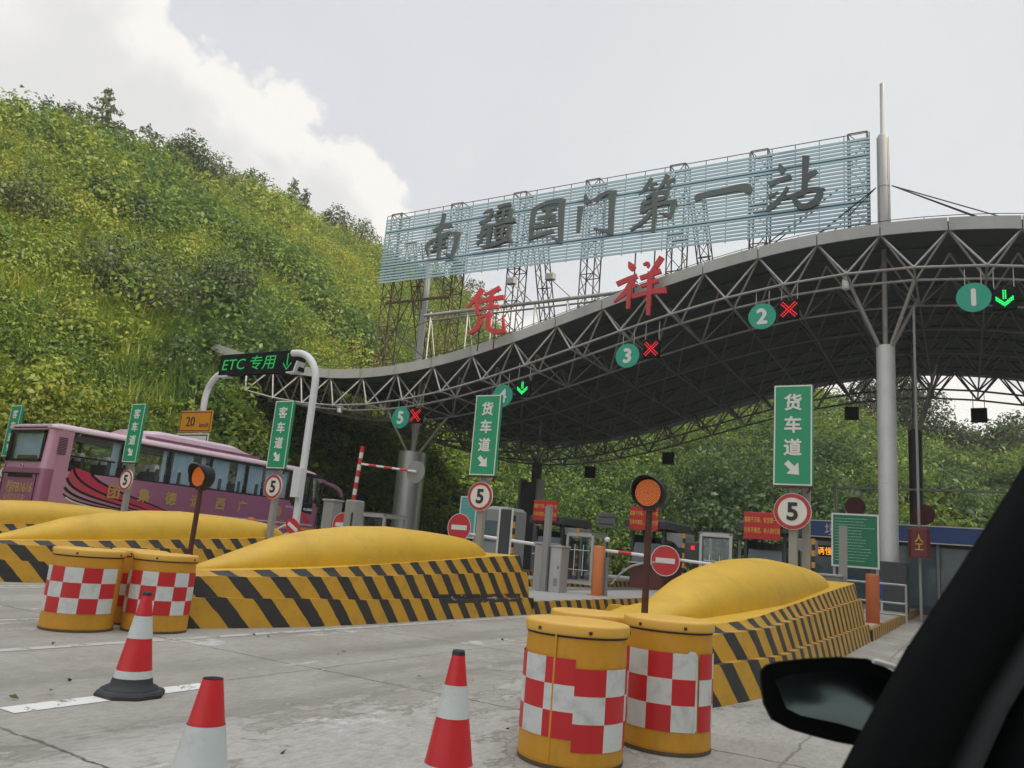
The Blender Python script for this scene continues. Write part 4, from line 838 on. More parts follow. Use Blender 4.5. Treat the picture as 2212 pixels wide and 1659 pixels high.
# ================================================================== CRASH BARRELS
def checker(cx, cy, r, a0, a1, z0, z1, ncol, flip, mb_r, mb_w, par=None):
    for i in range(ncol):
        for k in range(3):
            mb = mb_r if (i+k+flip) % 2 else mb_w; n_ = 6; vs = []; fs = []
            for q in range(n_+1):
                a = a0+(a1-a0)*(i+q/n_)/ncol
                for z in (z0+(z1-z0)*k/3, z0+(z1-z0)*(k+1)/3): vs.append((cx+r*math.cos(a), cy+r*math.sin(a), z))
            fs = [(2*q, 2*q+2, 2*q+3, 2*q+1) for q in range(n_)]; mb.add(vs, fs, True)
def barrel(x, y, label, sheets, tilt=0, h=.90, r=.33, seam=None, torn=False):
    t = thing('crash_barrel', (x, y, 0), label, 'crash barrel', 'yellow water filled crash barrels')
    q = MB(); q.lathe([(r-.012, 0), (r, .015), (r, .05), (r-.004, .30), (r-.006, .60), (r-.012, h-.075)], (x, y, 0), 48, cap=False); q.build('drum', M['barrel'], t)
    q = MB(); q.lathe([(r-.018, h-.084), (r-.018, h-.074), (r+.003, h-.072), (r+.006, h-.060), (r+.006, h-.016), (r+.001, h-.004), (r-.012, h+.001), (r-.06, h+.004), (0, h+.010)], (x, y, 0), 56, cap=False); q.build('lid', M['lid'], t)
    q = MB(); q.lathe([(r-.008, h-.086), (r-.006, h-.074)], (x, y, 0), 56, cap=False); q.build('lid_joint', M['rubber'], t)
    q = MB(); q.lathe([(r+.001, .004), (r+.002, .028)], (x, y, 0), 56, cap=False); q.build('grimy_foot', M['grime'], t)
    for a in (-1.9, -.9, .4): q = MB(); q.box((x+(r+.007)*math.cos(a), y+(r+.007)*math.sin(a), h-.045), (.008, .022, .022), rz=a); q.build('lid_clip', M['rustred'], t)
    for a0, a1, z0, z1, nc, fl in sheets:
        a, b_ = MB(), MB(); checker(x, y, r+.003, R(a0), R(a1), z0, z1, nc, fl, a, b_); a.build('red_sheeting', M['red'], t); b_.build('white_sheeting', M['white'], t)
    if seam is not None:
        q = MB(); a = R(seam); q.box((x+r*math.cos(a), y+r*math.sin(a), .43), (.006, .012, .80), rz=a); q.build('seam', M['barrel'], t)
    if torn:
        q = MB(); q.add([(x+(r+.006)*math.cos(R(a)), y+(r+.006)*math.sin(R(a)), z) for a, z in ((-52, .66), (-44, .705), (-37, .70), (-33, .67), (-32, .18), (-36, .15), (-35, .65), (-44, .67))], [(0, 1, 2, 3, 6, 7), (3, 4, 5, 6)]); q.build('peeling_edge', M['white'], t)
    return t
barrel(-2.28, 5.02, 'nearest yellow barrel, checker sheets mounted at two heights, in front of the near island', [(163, 295, .185, .66, 4, 0), (295, 400, .117, .607, 3, 1)], h=.87, seam=272, r=.345)
barrel(-1.94, 5.92, 'yellow barrel right of the nearest one, its checker sheet torn on the right', [(203, 325, .16, .684, 4, 1), (331, 391, .16, .684, 2, 1)], torn=True)
barrel(-2.66, 6.12, 'yellow barrel hidden behind the two right hand barrels, only its lid showing', [(195, 330, .2, .6, 6, 0)], h=.86)
barrel(-8.88, 5.70, 'left yellow barrel with a clean checker sheet and empty strip on its right', [(234, 383, .20, .70, 5, 0)], r=.385)
barrel(-8.47, 6.42, 'right yellow barrel of the left hand group with a scuffed checker sheet', [(228, 404, .21, .70, 6, 0)], r=.37)
barrel(-9.20, 6.58, 'rearmost yellow barrel of the left hand group, squeezed between two others', [(205, 330, .22, .62, 6, 1)])

# ================================================================== TRAFFIC CONES
def cone(x, y, label, h=.75, cap=True, rz=0, sl_=.168):
    t = thing('traffic_cone', (x, y, 0), label, 'traffic cone', 'red and white traffic cones'); H = h
    rad = lambda z: .031+sl_*(H-z)
    def band(z0, z1, m, nm, ex=0):
        q = MB(); q.lathe([(rad(z0*H)+ex, z0*H), (rad((z0*.66+z1*.34)*H)+ex, (z0*.66+z1*.34)*H), (rad((z0*.33+z1*.67)*H)+ex, (z0*.33+z1*.67)*H), (rad(z1*H)+ex, z1*H)], (x, y, 0), 40, cap=False); q.build(nm, m, t)
    q = MB(); oc = [(.25*math.cos(2*math.pi*(k+.5)/8), .25*math.sin(2*math.pi*(k+.5)/8)) for k in range(8)]
    q.loft([[(x+a*s_, y+b_*s_, z) for a, b_ in oc] for s_, z in ((1.0, 0), (1.0, .025), (.94, .042), (.78, .05))], smooth=False)
    q.lathe([(.195, .05), (.185, .065), (rad(.08)+.008, .075), (rad(.13)+.004, .13)], (x, y, 0), 32, cap=False); q.build('base', M['rubber'], t)
    band(.13/H if False else .17, .245, M['conewhite'], 'reflective_band', .002); band(.245, .55, M['conered'], 'red_band'); band(.55, .765, M['conewhite'], 'reflective_band', .003); band(.765, .965, M['conered'], 'red_band')
    q = MB()
    if cap: q.lathe([(rad(.965*H)+.001, .965*H), (.034, .99*H), (.030, H), (0, H)], (x, y, 0), 24, cap=False)
    else: q.lathe([(rad(.965*H)-.004, .90*H), (rad(.965*H)-.003, .964*H), (rad(.965*H)+.001, .967*H)], (x, y, 0), 24, cap=False); q.lathe([(0, .90*H), (.04, .90*H)], (x, y, 0), 24, cap=False)
    q.build('top_cap' if cap else 'open_top', M['black'], t); t.rotation_euler.z = rz; return t
cone(-5.46, 4.03, 'red and white cone standing whole on the thick white marking at left')
cone(-2.38, 3.72, 'red and white cone cut by the bottom edge, left of the near barrels')
c3 = cone(-2.405, 2.11, 'cone nearest the camera with an open broken off top', cap=False, h=.775, sl_=.19)

# ================================================================== LANE SIGNS
def rect_frame(mb, cx, y, cz, w_, h_, b_, dy=.004):
    for sx in (-1, 1): mb.box((cx+sx*(w_/2-b_/2), y, cz), (b_, dy, h_))
    for sz in (-1, 1): mb.box((cx, y, cz+sz*(h_/2-b_/2)), (w_-2*b_, dy, b_))
def arrow_dr(c, s, ang=-45):            # arrow pointing down right
    pts_ = [(-.5, .16), (-.02, .16), (-.02, .46), (.52, 0), (-.02, -.46), (-.02, -.16), (-.5, -.16)]; a = R(ang)
    return [(c[0]+s*(x_*math.cos(a)-z_*math.sin(a)), c[1], c[2]+s*(x_*math.sin(a)+z_*math.cos(a))) for x_, z_ in pts_]
def lane_sign(x, y, first, label, ztop=4.46, zd=2.33, zb=.9, extra=False, k_=1):
    t = thing('lane_sign', (x, y, 0), label, 'lane sign', 'green lane signs above speed limit discs')
    w_, h_ = .63, 1.72; cz = ztop-h_/2
    q = MB(); q.box((x, y+.12, (ztop+zb)/2-.1), (.13, .13, ztop-zb-.2)); q.build('post', M['postgrey'], t)
    q = MB(); q.bbox((x, y+.02, cz), (w_, .085, h_), .012); p_ = q.build('panel', M['green'], t)
    q = MB(); rect_frame(q, x, y-.027, cz, w_-.015, h_-.015, .022); q.build('border', M['signwhite'], p_)
    for k, ch in enumerate((first, '车', '道')): lettering('character', ch, .30, (x, y-.027, ztop-.30-.385*k), M['signwhite'], p_, fat=.008)
    q = MB(); q.plate(arrow_dr((x, y-.030, ztop-1.43), .29), (0, .006, 0)); q.build('arrow', M['signwhite'], p_)
    q = MB(); q.box((x, y-.012, ztop-h_-.02), (w_*.9, .05, .03)); q.box((x+w_*.42, y+.05, ztop-h_-.05), (.03, .04, .16), ry=.6); q.build('mount', M['rustred'], t)
    q = MB(); q.disc((x, y-.01, zd), .30, (0, .03, 0)); d_ = q.build('speed_disc', M['signwhite'], t)
    q = MB(); n_ = 48
    vs = [(x+r_*math.cos(2*math.pi*k/n_), y-.015, zd+r_*math.sin(2*math.pi*k/n_)) for r_ in (.292, .232) for k in range(n_)]; q.add(vs, [(k, (k+1) % n_, n_+(k+1) % n_, n_+k) for k in range(n_)]); q.build('red_ring', M['signred'], d_)
    lettering('numeral', '5', .40, (x, y-.016, zd), M['black'], d_, bold=.012)
    if extra:
        q = MB(); q.box((x+.17, y+.30, 1.95), (.12, .12, 2.3)); q.build('stub_post', M['postgrey'], t)
    t.scale = (k_, k_, k_); return t
lane_sign(-3.21, 17.95, '货', 'largest looking green truck lane sign, standing behind the right hand yellow dome', ztop=5.46/1.32, zd=2.63/1.32, zb=1.0/1.32, extra=True, k_=1.32)
lane_sign(-8.66, 13.8, '货', 'green truck lane sign in the middle, overlapping the number four disc', ztop=4.48)
lane_sign(-14.78, 13.9, '客', 'green coach lane sign between white gantry pole and amber lamp', ztop=4.5)
lane_sign(-20.8, 14.0, '客', 'green coach lane sign in front of the middle of the coach', ztop=4.56)
lane_sign(-27.3, 14.0, '客', 'green coach lane sign partly hidden behind the rear of the coach', ztop=4.63)

# ================================================================== AMBER WARNING LAMPS
def flasher(x, y, zb, zh, label, rz=0):
    t = thing('warning_lamp', (x, y, 0), label, 'warning lamp', 'round amber warning lamps on rusty poles')
    q = MB(); q.tube((x, y, zb), (x, y, zh-.13), .034, 12); q.build('pole', M['rustred'], t)
    q = MB(); q.box((x, y, zh-.165), (.10, .10, .035)); q.build('bracket', M['rustred'], t)
    n_ = 40; prof_ = [(.165, -.06), (.168, .02), (.15, .085), (.05, .10)]
    q = MB(); q.loft([[(x+r_*math.cos(2*math.pi*k/n_), y+yy, zh+r_*math.sin(2*math.pi*k/n_)) for k in range(n_)] for r_, yy in prof_]); q.build('housing', M['housing'], t)
    vs = []; fs = []; m_ = 24                # visor: upper half sleeve
    for yy in (-.19, -.05):
        for k in range(m_+1):
            a = math.pi*(-.18+1.36*k/m_); sh = (1-max(0, math.sin(a)))*.09 if yy < -.1 else 0
            vs.append((x+.166*math.cos(a), y+yy+sh, zh+.166*math.sin(a)))
    for yy in (-.19, -.05):
        for k in range(m_+1):
            a = math.pi*(-.18+1.36*k/m_); sh = (1-max(0, math.sin(a)))*.09 if yy < -.1 else 0
            vs.append((x+.160*math.cos(a), y+yy+sh, zh+.160*math.sin(a)))
    o_ = m_+1
    fs = [(k, k+1, o_+k+1, o_+k) for k in range(m_)]+[(2*o_+k, 3*o_+k, 3*o_+k+1, 2*o_+k+1) for k in range(m_)]+[(k, 2*o_+k, 2*o_+k+1, k+1) for k in range(m_)]
    q = MB(); q.add(vs, fs, True); q.build('visor', M['housing'], t)
    q = MB(); q.disc((x, y-.066, zh), .135, (0, .02, 0)); ln = q.build('lens', M['lensamber'], t)
    q = MB()
    for rr_ in range(1, 10):
        n2 = max(6, rr_*6)
        for k in range(n2): a = 2*math.pi*k/n2+rr_*.3; q.disc((x+.0142*rr_*math.cos(a), y-.069, zh+.0142*rr_*math.sin(a)), .0046, (0, .003, 0), n=6)
    q.build('led_dots', M['lensdot'], ln); return t
flasher(-2.75, 7.62, .55, 1.98, 'lit amber warning lamp on a dark pole at the tip of the near island')
flasher(-9.0, 7.18, .5, 1.92, 'lit amber warning lamp on a rusty pole at the tip of the middle island')

# ================================================================== ELECTRONIC LANE GANTRY
t = thing('lane_gantry', (-20.0, 20.0, 0), 'white bent pole gantry carrying a dark green lit lane display', 'gantry')
def arc(xp, x1, ztop, sgn, y): return [(xp, y, 0), (xp, y, ztop-1.5)]+[(xp+sgn*1.15*(1-math.cos(a)), y, ztop-1.15+1.15*math.sin(a)-.35*(1-math.sin(a))*0) for a in np.linspace(.05, math.pi/2, 9)]+[(x1, y, ztop)]
q = MB(); q.path(arc(-19.98, -21.3, 7.72, -1, 20.05), .13, 14); q.build('pole', M['polewhite'], t)
q = MB(); P_ = arc(-27.75, -25.3, 7.62, 1, 21.6); P_ = P_[:-1]+[(-26.2, 21.3, 7.6), (-25.3, 20.5, 7.55)]; q.path(P_, .13, 14); q.build('pole', M['polewhite'], t)
q = MB(); q.box((-19.93, 19.82, 2.95), (.36, .18, 1.0)); q.build('control_box', M['polewhite'], t)
q = MB(); q.bbox((-23.18, 20.3, 7.48), (4.35, .32, .82), .02); bx_ = q.build('display', M['ledblack'], t)
lettering('display_text', 'ETC 专用', .60, (-23.70, 20.13, 7.48), M['ledgreen'], bx_, xs=1.22, depth=.003, shear=.12)
q = MB()
q.box((-21.62, 20.13, 7.53), (.05, .006, .48)); q.plate([(-21.83, 20.132, 7.42), (-21.62, 20.132, 7.18), (-21.41, 20.132, 7.42), (-21.41, 20.132, 7.36), (-21.62, 20.132, 7.12), (-21.83, 20.132, 7.36)], (0, .006, 0)); q.build('arrow', M['ledgreen'], bx_)
q = MB(); q.box((-25.1, 20.3, 7.02), (.5, .3, .06)); q.box((-21.4, 20.3, 7.04), (.5, .3, .06)); q.box((-21.05, 20.2, 7.2), (.07, .4, .45), ry=.3); q.build('bracket', M['polewhite'], t)
t = thing('speed_plate', (-27.7, 21.3, 4.2), 'amber 20 km/h plate above a white lane plate, on the left gantry pole', 'road sign')
q = MB(); q.bbox((-27.7, 21.3, 5.43), (2.0, .05, .92), .015); p_ = q.build('amber_plate', M['amberplate'], t)
q = MB(); rect_frame(q, -27.7, 21.272, 5.43, 1.9, .82, .035); q.build('border', M['black'], p_)
lettering('numeral', '20', .58, (-28.0, 21.27, 5.43), M['black'], p_, bold=.004); lettering('unit', 'km/h', .29, (-27.12, 21.27, 5.28), M['black'], p_)
q = MB(); q.bbox((-27.75, 21.3, 4.45), (2.0, .05, .95), .015); p_ = q.build('white_plate', M['signwhite'], t)
q = MB(); rect_frame(q, -27.75, 21.272, 4.45, 1.9, .85, .05); q.build('border', M['black'], p_)
lettering('plate_text', 'ETC专用', .42, (-27.75, 21.27, 4.42), M['black'], p_, fat=.012)
q = MB(); q.box((-27.7, 21.36, 3.0), (.12, .06, 6.0)); q.build('post', M['galv'], t)

# ================================================================== LANE NUMBERS AND SIGNALS
def lane_number(x, z, s, label):
    t = thing('lane_number_disc', (x, 30.5, z+.6), label, 'lane number', 'green lane number discs under the canopy edge')
    q = MB(); q.disc((x, 30.5, z), .54, (0, .06, 0), n=48); d_ = q.build('disc', M['discgreen'], t)
    lettering('numeral', s, .86, (x, 30.49, z), M['signwhite'], d_, fat=.035)
    q = MB()
    for dx in (-.25, .25): q.box((x+dx, 30.58, z+.5), (.03, .03, 1.2))
    q.build('hanger', M['galv'], t)
def lane_signal(x, z, kind, label, zc=0):
    t = thing('lane_signal', (x, 30.55, z+.6), label, 'lane signal', 'lit lane signals beside the number discs')
    q = MB(); q.bbox((x, 30.62, z), (.72, .20, .74), .02); h_ = q.build('housing', M['ledblack'], t)
    q = MB(); P = []
    if kind == 'x':
        for s_ in np.linspace(-.255, .255, 10):
            for o_ in (-.035, .035): P += [(s_+o_, s_-o_), (s_+o_, -s_+o_)]
    else:
        for s_ in np.linspace(.02, .40, 6):
            for o_ in (-.045, .045): P.append((o_, s_))
        for k in range(6):
            for j in range(3): P += [(.06*k*1.1, -.36+.06*k+.075*j), (-.06*k*1.1, -.36+.06*k+.075*j)]
    sc_ = 1 if kind == 'x' else .74
    for a, b_ in P: q.disc((x+a*sc_, 30.497, z+b_*sc_), .026, (0, .006, 0), n=7)
    q.build('lit_dots', M['ledred'] if kind == 'x' else M['ledgreen2'], h_)
    q = MB()
    for dx in (-.3, .3): q.box((x+dx, 30.62, z+.85), (.03, .03, .8))
    q.build('hanger', M['galv'], t)
for u_, v_, s_, u2, v2, k_, l1, l2 in ((2103, 642, '1', 2170, 645, 'a', 'green disc with white 1, at the far right under the canopy', 'green arrow signal right of the number 1 disc'), (1646, 683, '2', 1704, 668, 'x', 'green disc with white 2, below the crest of the canopy', 'red cross signal right of the number 2 disc'),
     (1355, 768, '3', 1406, 753, 'x', 'green disc with white 3, below the red characters', 'red cross signal right of the number 3 disc'), (1085, 855, '4', 1128, 839, 'a', 'green disc with worn white 4, half behind the middle truck lane sign', 'green arrow signal right of the number 4 disc'),
     (865, 902, '5', 897, 897, 'x', 'green disc with white 5, above the thick steel column', 'red cross signal right of the number 5 disc')):
    c_ = on_y(u_, v_, 30.5); lane_number(c_.x, c_.z, s_, l1); c_ = on_y(u2, v2, 30.5); lane_signal(c_.x, c_.z, k_, l2)
for u_, v_, lab in ((1840, 893, 'dark square signal back hanging left of the right columns'), (1444, 990, 'dark square signal back hanging before the trees in the centre'), (1275, 1020, 'dark square signal back hanging low above the grey plate'), (2115, 897, 'dark square signal back hanging against the sky at right')):
    c_ = on_y(u_, v_, 54.0); t = thing('hanging_signal_box', (c_.x, 54.0, c_.z), lab, 'signal box', 'signal boxes hanging from the rear canopy edge'); q = MB(); q.bbox(c_, (.86, .22, .88), .03); q.build('housing', M['housing'], t)
    q = MB()
    for dx in (-.3, .3): q.box((c_.x+dx, 54.0, c_.z+.85), (.04, .04, .8))
    q.build('hanger', M['darksteel'], t)

# ================================================================== BARRIERS, BOLLARDS, CABINETS
def boom(t, p, q_, n, r, red=True, nm='boom'):
    p, q_ = Vector(p), Vector(q_); q = MB(); q.tube(p, q_, r, 12); o = q.build(nm, M['signwhite'], t)
    for k in range(1, n, 2) if red else (): q = MB(); q.tube(p.lerp(q_, k/n), p.lerp(q_, (k+1)/n), r+.004, 12); q.build('red_band', M['noentry'], o)
def no_entry(t, c, r, ny=1, tilt=None, bend=0):
    q = MB(); q.disc(c, r, (0, .015, 0)); d_ = q.build('no_entry_disc', M['noentry'], t)
    q = MB(); q.box((c[0], c[1]-.004, c[2]), (r*1.32, .006, r*.34)); q.build('white_bar', M['signwhite'], d_)
    q = MB(); n_ = 40; vs = [(c[0]+rr*math.cos(2*math.pi*k/n_), c[1]-.003, c[2]+rr*math.sin(2*math.pi*k/n_)) for rr in (r, r*.955) for k in range(n_)]; q.add(vs, [(k, (k+1) % n_, n_+(k+1) % n_, n_+k) for k in range(n_)]); q.build('rim', M['signwhite'], d_); return d_
def bollard(x, y, h, label, m, r=.14):
    t = thing('bollard', (x, y, .27), label, 'bollard', 'orange steel bollards'); q = MB(); q.lathe([(r, .27), (r, .27+h-.03), (r-.03, .27+h), (0, .27+h)], (x, y, 0), 24); q.build('tube', M[m], t)
    q = MB(); q.box((x, y, .285), (.42, .42, .03)); q.build('foot', M[m], t); return t
bollard(-8.72, 20.3, 1.34, 'orange bollard at the middle, left end of the red and white barrier arm', 'orange', .155); bollard(-2.0, 22.0, 1.2, 'dark orange bollard on the far end of the right island', 'orangedark', .16)
t = thing('barrier_arm', (-8.6, 20.45, .28), 'red and white barrier arm with a no entry disc across the second lane', 'barrier')
boom(t, (-8.6, 20.5, 1.50), (-6.7, 20.5, 1.42), 5, .045); boom(t, (-6.7, 20.5, 1.42), (-3.7, 20.5, 1.28), 1, .040, False, 'boom_end')
q = MB(); q.path([(-8.35, 20.4, .62), (-8.1, 20.4, .92), (-7.8, 20.4, 1.14), (-7.4, 20.4, 1.27), (-6.9, 20.4, 1.32)], .03, 8); q.build('curved_brace', M['galv'], t); no_entry(t, (-6.85, 20.38, 1.36), .40)
q = MB(); q.box((-8.72, 20.62, .8), (.28, .2, 1.05)); q.build('motor_box', M['boothgrey'], t)
def cabinet(x, y, w_, h_, label, m='cabinet', d_=.5, z0=.28):
    t = thing('control_cabinet', (x, y, z0), label, 'cabinet', 'steel control cabinets on the islands'); q = MB(); q.bbox((x, y, z0+h_/2), (w_, d_, h_), .02); q.build('body', M[m], t)
    q = MB(); q.bbox((x, y, z0+h_+.02), (w_+.06, d_+.06, .05), .01); q.build('top', M['galv'], t)
    q = MB(); q.box((x+w_*.28, y-d_/2-.008, z0+h_*.55), (.02, .016, .09))
    for k in range(6): q.box((x+w_*.12, y-d_/2-.004, z0+.18+.035*k), (w_*.35, .008, .012))
    q.build('lock_and_vents', M['boothdark'], t); return t
cabinet(-10.12, 19.9, .52, 1.25, 'tall stainless cabinet left of the grey post behind the middle island'); cabinet(-9.62, 19.7, .34, 1.2, 'narrow stainless cabinet with vents right of the grey post')
cabinet(-3.0, 20.6, .92, 1.05, 'wide pale grey cabinet behind the dome of the right island', 'boothgrey'); cabinet(-16.05, 17.5, .40, 1.98, 'slim pale cabinet beside the front of the coach', 'postgrey', .4)
t = thing('grey_post', (-9.9, 19.4, .28), 'plain square grey post between two stainless cabinets', 'post'); q = MB(); q.box((-9.92, 19.45, 1.42), (.16, .16, 2.3)); q.box((-9.92, 19.45, .29), (.3, .3, .03)); q.build('shaft', M['postgrey'], t)
t = thing('grey_post', (-2.52, 20.7, .28), 'plain square grey post in front of the green notice board', 'post'); q = MB(); q.box((-2.52, 20.7, 1.42), (.17, .17, 2.25)); q.box((-2.52, 20.7, .29), (.3, .3, .03)); q.build('shaft', M['postgrey'], t)
t = thing('display_frame', (-10.75, 18.3, .28), 'tall dark display panel with bright aluminium edges, at the end of the middle island', 'display'); q = MB(); q.box((-10.6, 18.3, 1.4), (.34, .10, 1.9), rz=.5); q.build('panel', M['boothdark'], t)
q = MB()
for dx in (-.17, .17): q.box((-10.6+dx*math.cos(.5), 18.28+dx*math.sin(.5), 1.4), (.05, .13, 1.98), rz=.5)
q.build('edge', M['alu'], t)
# raised folding barrier by the coach
t = thing('barrier_arm', (-14.85, 17.2, .3), 'raised red and white barrier with a folding cross arm left of the thick column', 'barrier')
q = MB(); q.bbox((-14.95, 17.2, 1.3), (.40, .40, 2.0), .03); q.build('motor_box', M['postgrey'], t); q = MB(); q.box((-14.83, 16.99, 1.5), (.05, .02, .9)); q.build('slot', M['black'], t)
boom(t, (-14.96, 17.1, 2.1), (-14.85, 17.1, 3.84), 10, .055); boom(t, (-14.80, 17.1, 3.33), (-12.85, 17.1, 3.16), 7, .03, nm='cross_arm')
q = MB(); q.disc((-12.92, 17.16, 3.16), .30, (0, .02, 0)); d_ = q.build('disc_back', M['boothgrey'], t); q = MB()
for dx in (-.1, .1):
    q.box((-12.92+dx, 17.15, 3.16), (.02, .02, .26))
q.build('clamp', M['galv'], d_)
no_entry(t, (-15.45, 17.3, 1.60), .34)
t = thing('barrier_arm', (-18.2, 17.6, .3), 'bent red no entry disc on white hoops beside the white gantry pole', 'barrier')
q = MB(); q.path([(-18.5, 17.5, .9), (-18.3, 17.5, 1.25), (-17.9, 17.5, 1.45), (-17.4, 17.5, 1.5)], .03, 8); q.path([(-18.1, 17.5, .9), (-17.9, 17.5, 1.15), (-17.6, 17.5, 1.27), (-17.3, 17.5, 1.28)], .03, 8); q.build('hoop', M['polewhite'], t)
q = MB(); n_ = 36; ca, sa = math.cos(.72), math.sin(.72); pl_ = [(-17.45+.36*(math.cos(a)*ca+.62*math.sin(a)*sa), 17.42, 1.42+.36*(-math.cos(a)*sa*.9+.62*math.sin(a)*ca)) for a in [2*math.pi*k/n_ for k in range(n_)]]; q.plate(pl_, (0, .015, 0)); d_ = q.build('no_entry_disc', M['noentry'], t)
q = MB(); q.box((-17.45, 17.41, 1.42), (.46, .008, .11), ry=.5); q.build('white_bar', M['signwhite'], d_)
q = MB(); q.box((-18.4, 17.6, .65), (.3, .3, .75)); q.build('motor_box', M['postgrey'], t)
t = thing('barrier_arm', (-13.3, 20.5, .3), 'white barrier arm with a no entry disc behind the tail of the middle dome', 'barrier')
boom(t, (-13.55, 20.6, 1.68), (-10.9, 20.6, 1.52), 1, .05, False); no_entry(t, (-13.2, 20.0, 1.83), .42); q = MB(); q.bbox((-13.6, 20.6, 1.0), (.34, .34, 1.5), .02); q.build('motor_box', M['boothgrey'], t)
# ================================================================== BOARDS
def board(x, y, z0, z1, w_, m, label, nm='notice_board', lines=12, legs=True, cat='board', seed=1):
    t = thing(nm, (x, y, .28), label, cat); cz = (z0+z1)/2; q = MB(); q.bbox((x, y, cz), (w_, .08, z1-z0), .015); p_ = q.build('panel', M[m], t)
    q = MB(); rect_frame(q, x, y-.045, cz, w_, z1-z0, .045, .02); q.build('frame', M['alu'], p_)
    r_ = np.random.default_rng(seed); q = MB()
    for k in range(lines):
        zz = z1-.14-(z1-z0-.24)*k/lines; xx = x-w_/2+.09; e = x+w_/2-.09-r_.uniform(0, .35)*w_
        while xx < e:
            ww = r_.uniform(.02, .055); q.box((xx+ww/2, y-.043, zz), (ww, .006, .017)); xx += ww+r_.uniform(.006, .02)
    q.build('text_lines', M['boardtext'], p_)
    if legs:
        q = MB()
        for sx in (-1, 1): q.box((x+sx*(w_/2-.06), y+.05, (z0+.28)/2+.1), (.06, .06, z0-.05))
        q.build('leg', M['galv'], t)
    return t
board(-2.5, 23.0, 1.60, 3.02, 1.18, 'boardgreen', 'large green notice board with rows of white writing right of the near lane sign', lines=15)
board(-14.2, 22.0, 1.55, 2.92, .66, 'cyan', 'cyan notice board with small writing behind the middle speed disc', lines=18, seed=4)
t = thing('road_sign_back', (-16.9, 40, 0), 'grey back of a road sign against the hedge in the centre', 'road sign'); q = MB(); q.bbox((-16.85, 40, 3.3), (.98, .04, .78), .02); q.build('plate', M['boothgrey'], t); q = MB(); q.box((-16.85, 39.96, 3.48), (.86, .05, .05)); q.box((-16.85, 39.96, 3.1), (.86, .05, .05)); q.tube((-16.85, 40.08, 0), (-16.85, 40.08, 3.6), .04, 8); q.build('rib_and_post', M['boothdark'], t)

# ================================================================== TOLL BOOTHS
def booth(x, y, label, zb=2.9, side=1):
    t = thing('toll_booth', (x, y, 0), label, 'toll booth', 'toll booths with red slogan banners'); z0 = .28
    w_, d_ = 1.35, 2.6; yc = y+d_/2
    q = MB(); q.bbox((x, yc, z0+.48), (w_, d_, .96), .06); q.build('lower_wall', M['boothred'], t)
    for sx in (-1, 1):
        for yy in (y+.08, yc, y+d_-.08): q = MB(); q.box((x+sx*(w_/2-.05), yy, z0+1.62), (.10, .12, 1.36)); q.build('window_post', M['boothdark'], t)
    q = MB()
    q.add([(x-w_/2+.1, y-.10, z0+.97), (x+w_/2-.1, y-.10, z0+.97), (x+w_/2-.14, y+.10, z0+1.72), (x-w_/2+.14, y+.10, z0+1.72)], [(0, 1, 2, 3)])
    for sx in (-1, 1): q.box((x+sx*(w_/2-.05), yc, z0+1.5), (.02, d_-.3, 1.05))
    q.box((x, y+d_-.08, z0+1.5), (w_-.2, .02, 1.05)); q.build('glass', M['glass'], t)
    q = MB(); q.bbox((x, y-.03, z0+.95), (w_+.02, .28, .06), .02); q.build('window_sill', M['galv'], t)
    q = MB(); q.bbox((x, yc-.1, z0+2.45), (w_+.35, d_+.5, .34), .08); q.build('roof', M['boothdark'], t)
    q = MB()
    for dx in (-.34, .34): q.box((x+dx, y-.37, z0+2.18), (.22, .05, .05))
    q.build('roof_lamp', M['amberplate'], t)
    q = MB(); xx = x+side*(w_/2+.42)
    q.loft([[(xx-.36, yy, 2.45), (xx+.34, yy, 2.45), (xx+.36, yy, 2.38), (xx+.36, yy, 1.95), (xx+.12, yy, 1.92), (xx+.0, yy, 2.05), (xx-.16, yy, 2.13), (xx-.36, yy, 2.15)] for yy in (y+.1, y+1.3)], smooth=False); q.build('awning', M['boothgrey'], t)
    q = MB(); q.box((x+side*(w_/2+.06), y+.5, 1.45), (.12, .5, .7)); q.build('pay_window', M['boothdark'], t)
    q = MB()
    for k in range(6): q.box((x+side*(w_/2+.88), y-.3, .55+.36*k), (.09, .09, .18))
    q.build('yellow_band', M['amberplate'], t); q = MB()
    for k in range(6): q.box((x+side*(w_/2+.88), y-.3, .37+.36*k), (.09, .09, .18))
    q.build('black_band', M['black'], t)
    return t
def banner(x, y, z, label):
    t = thing('slogan_banner', (x, y, z), label, 'banner', 'red slogan banners on the booths'); q = MB(); q.bbox((x, y, z), (1.16, .05, .86), .012); p_ = q.build('panel', M['bookred'], t)
    lettering('slogan_text', '道路千万条，安全第一条', .19, (x, y-.028, z+.19), M['textyellow'], p_, xs=.54, depth=.002, fat=.002); lettering('slogan_text', '行车不规范，亲人两行泪', .19, (x, y-.028, z-.15), M['textyellow'], p_, xs=.54, depth=.002, fat=.002)
for x_, y_, zb, s_, l1, l2 in ((-15.75, 31.0, 3.09, 1, 'dark booth behind the stainless cabinets, below the left red banner', 'red two line slogan banner left of the grey sign back'),
    (-10.6, 29.3, 2.9, 1, 'dark booth behind the right amber lamp pole', 'red two line slogan banner half covered by the amber lamp pole'), (-5.65, 26.8, 2.74, 1, 'dark booth just left of the near speed disc', 'red two line slogan banner touching the near speed disc')):
    booth(x_, y_, l1, side=s_); banner(x_, y_-.48, zb, l2)
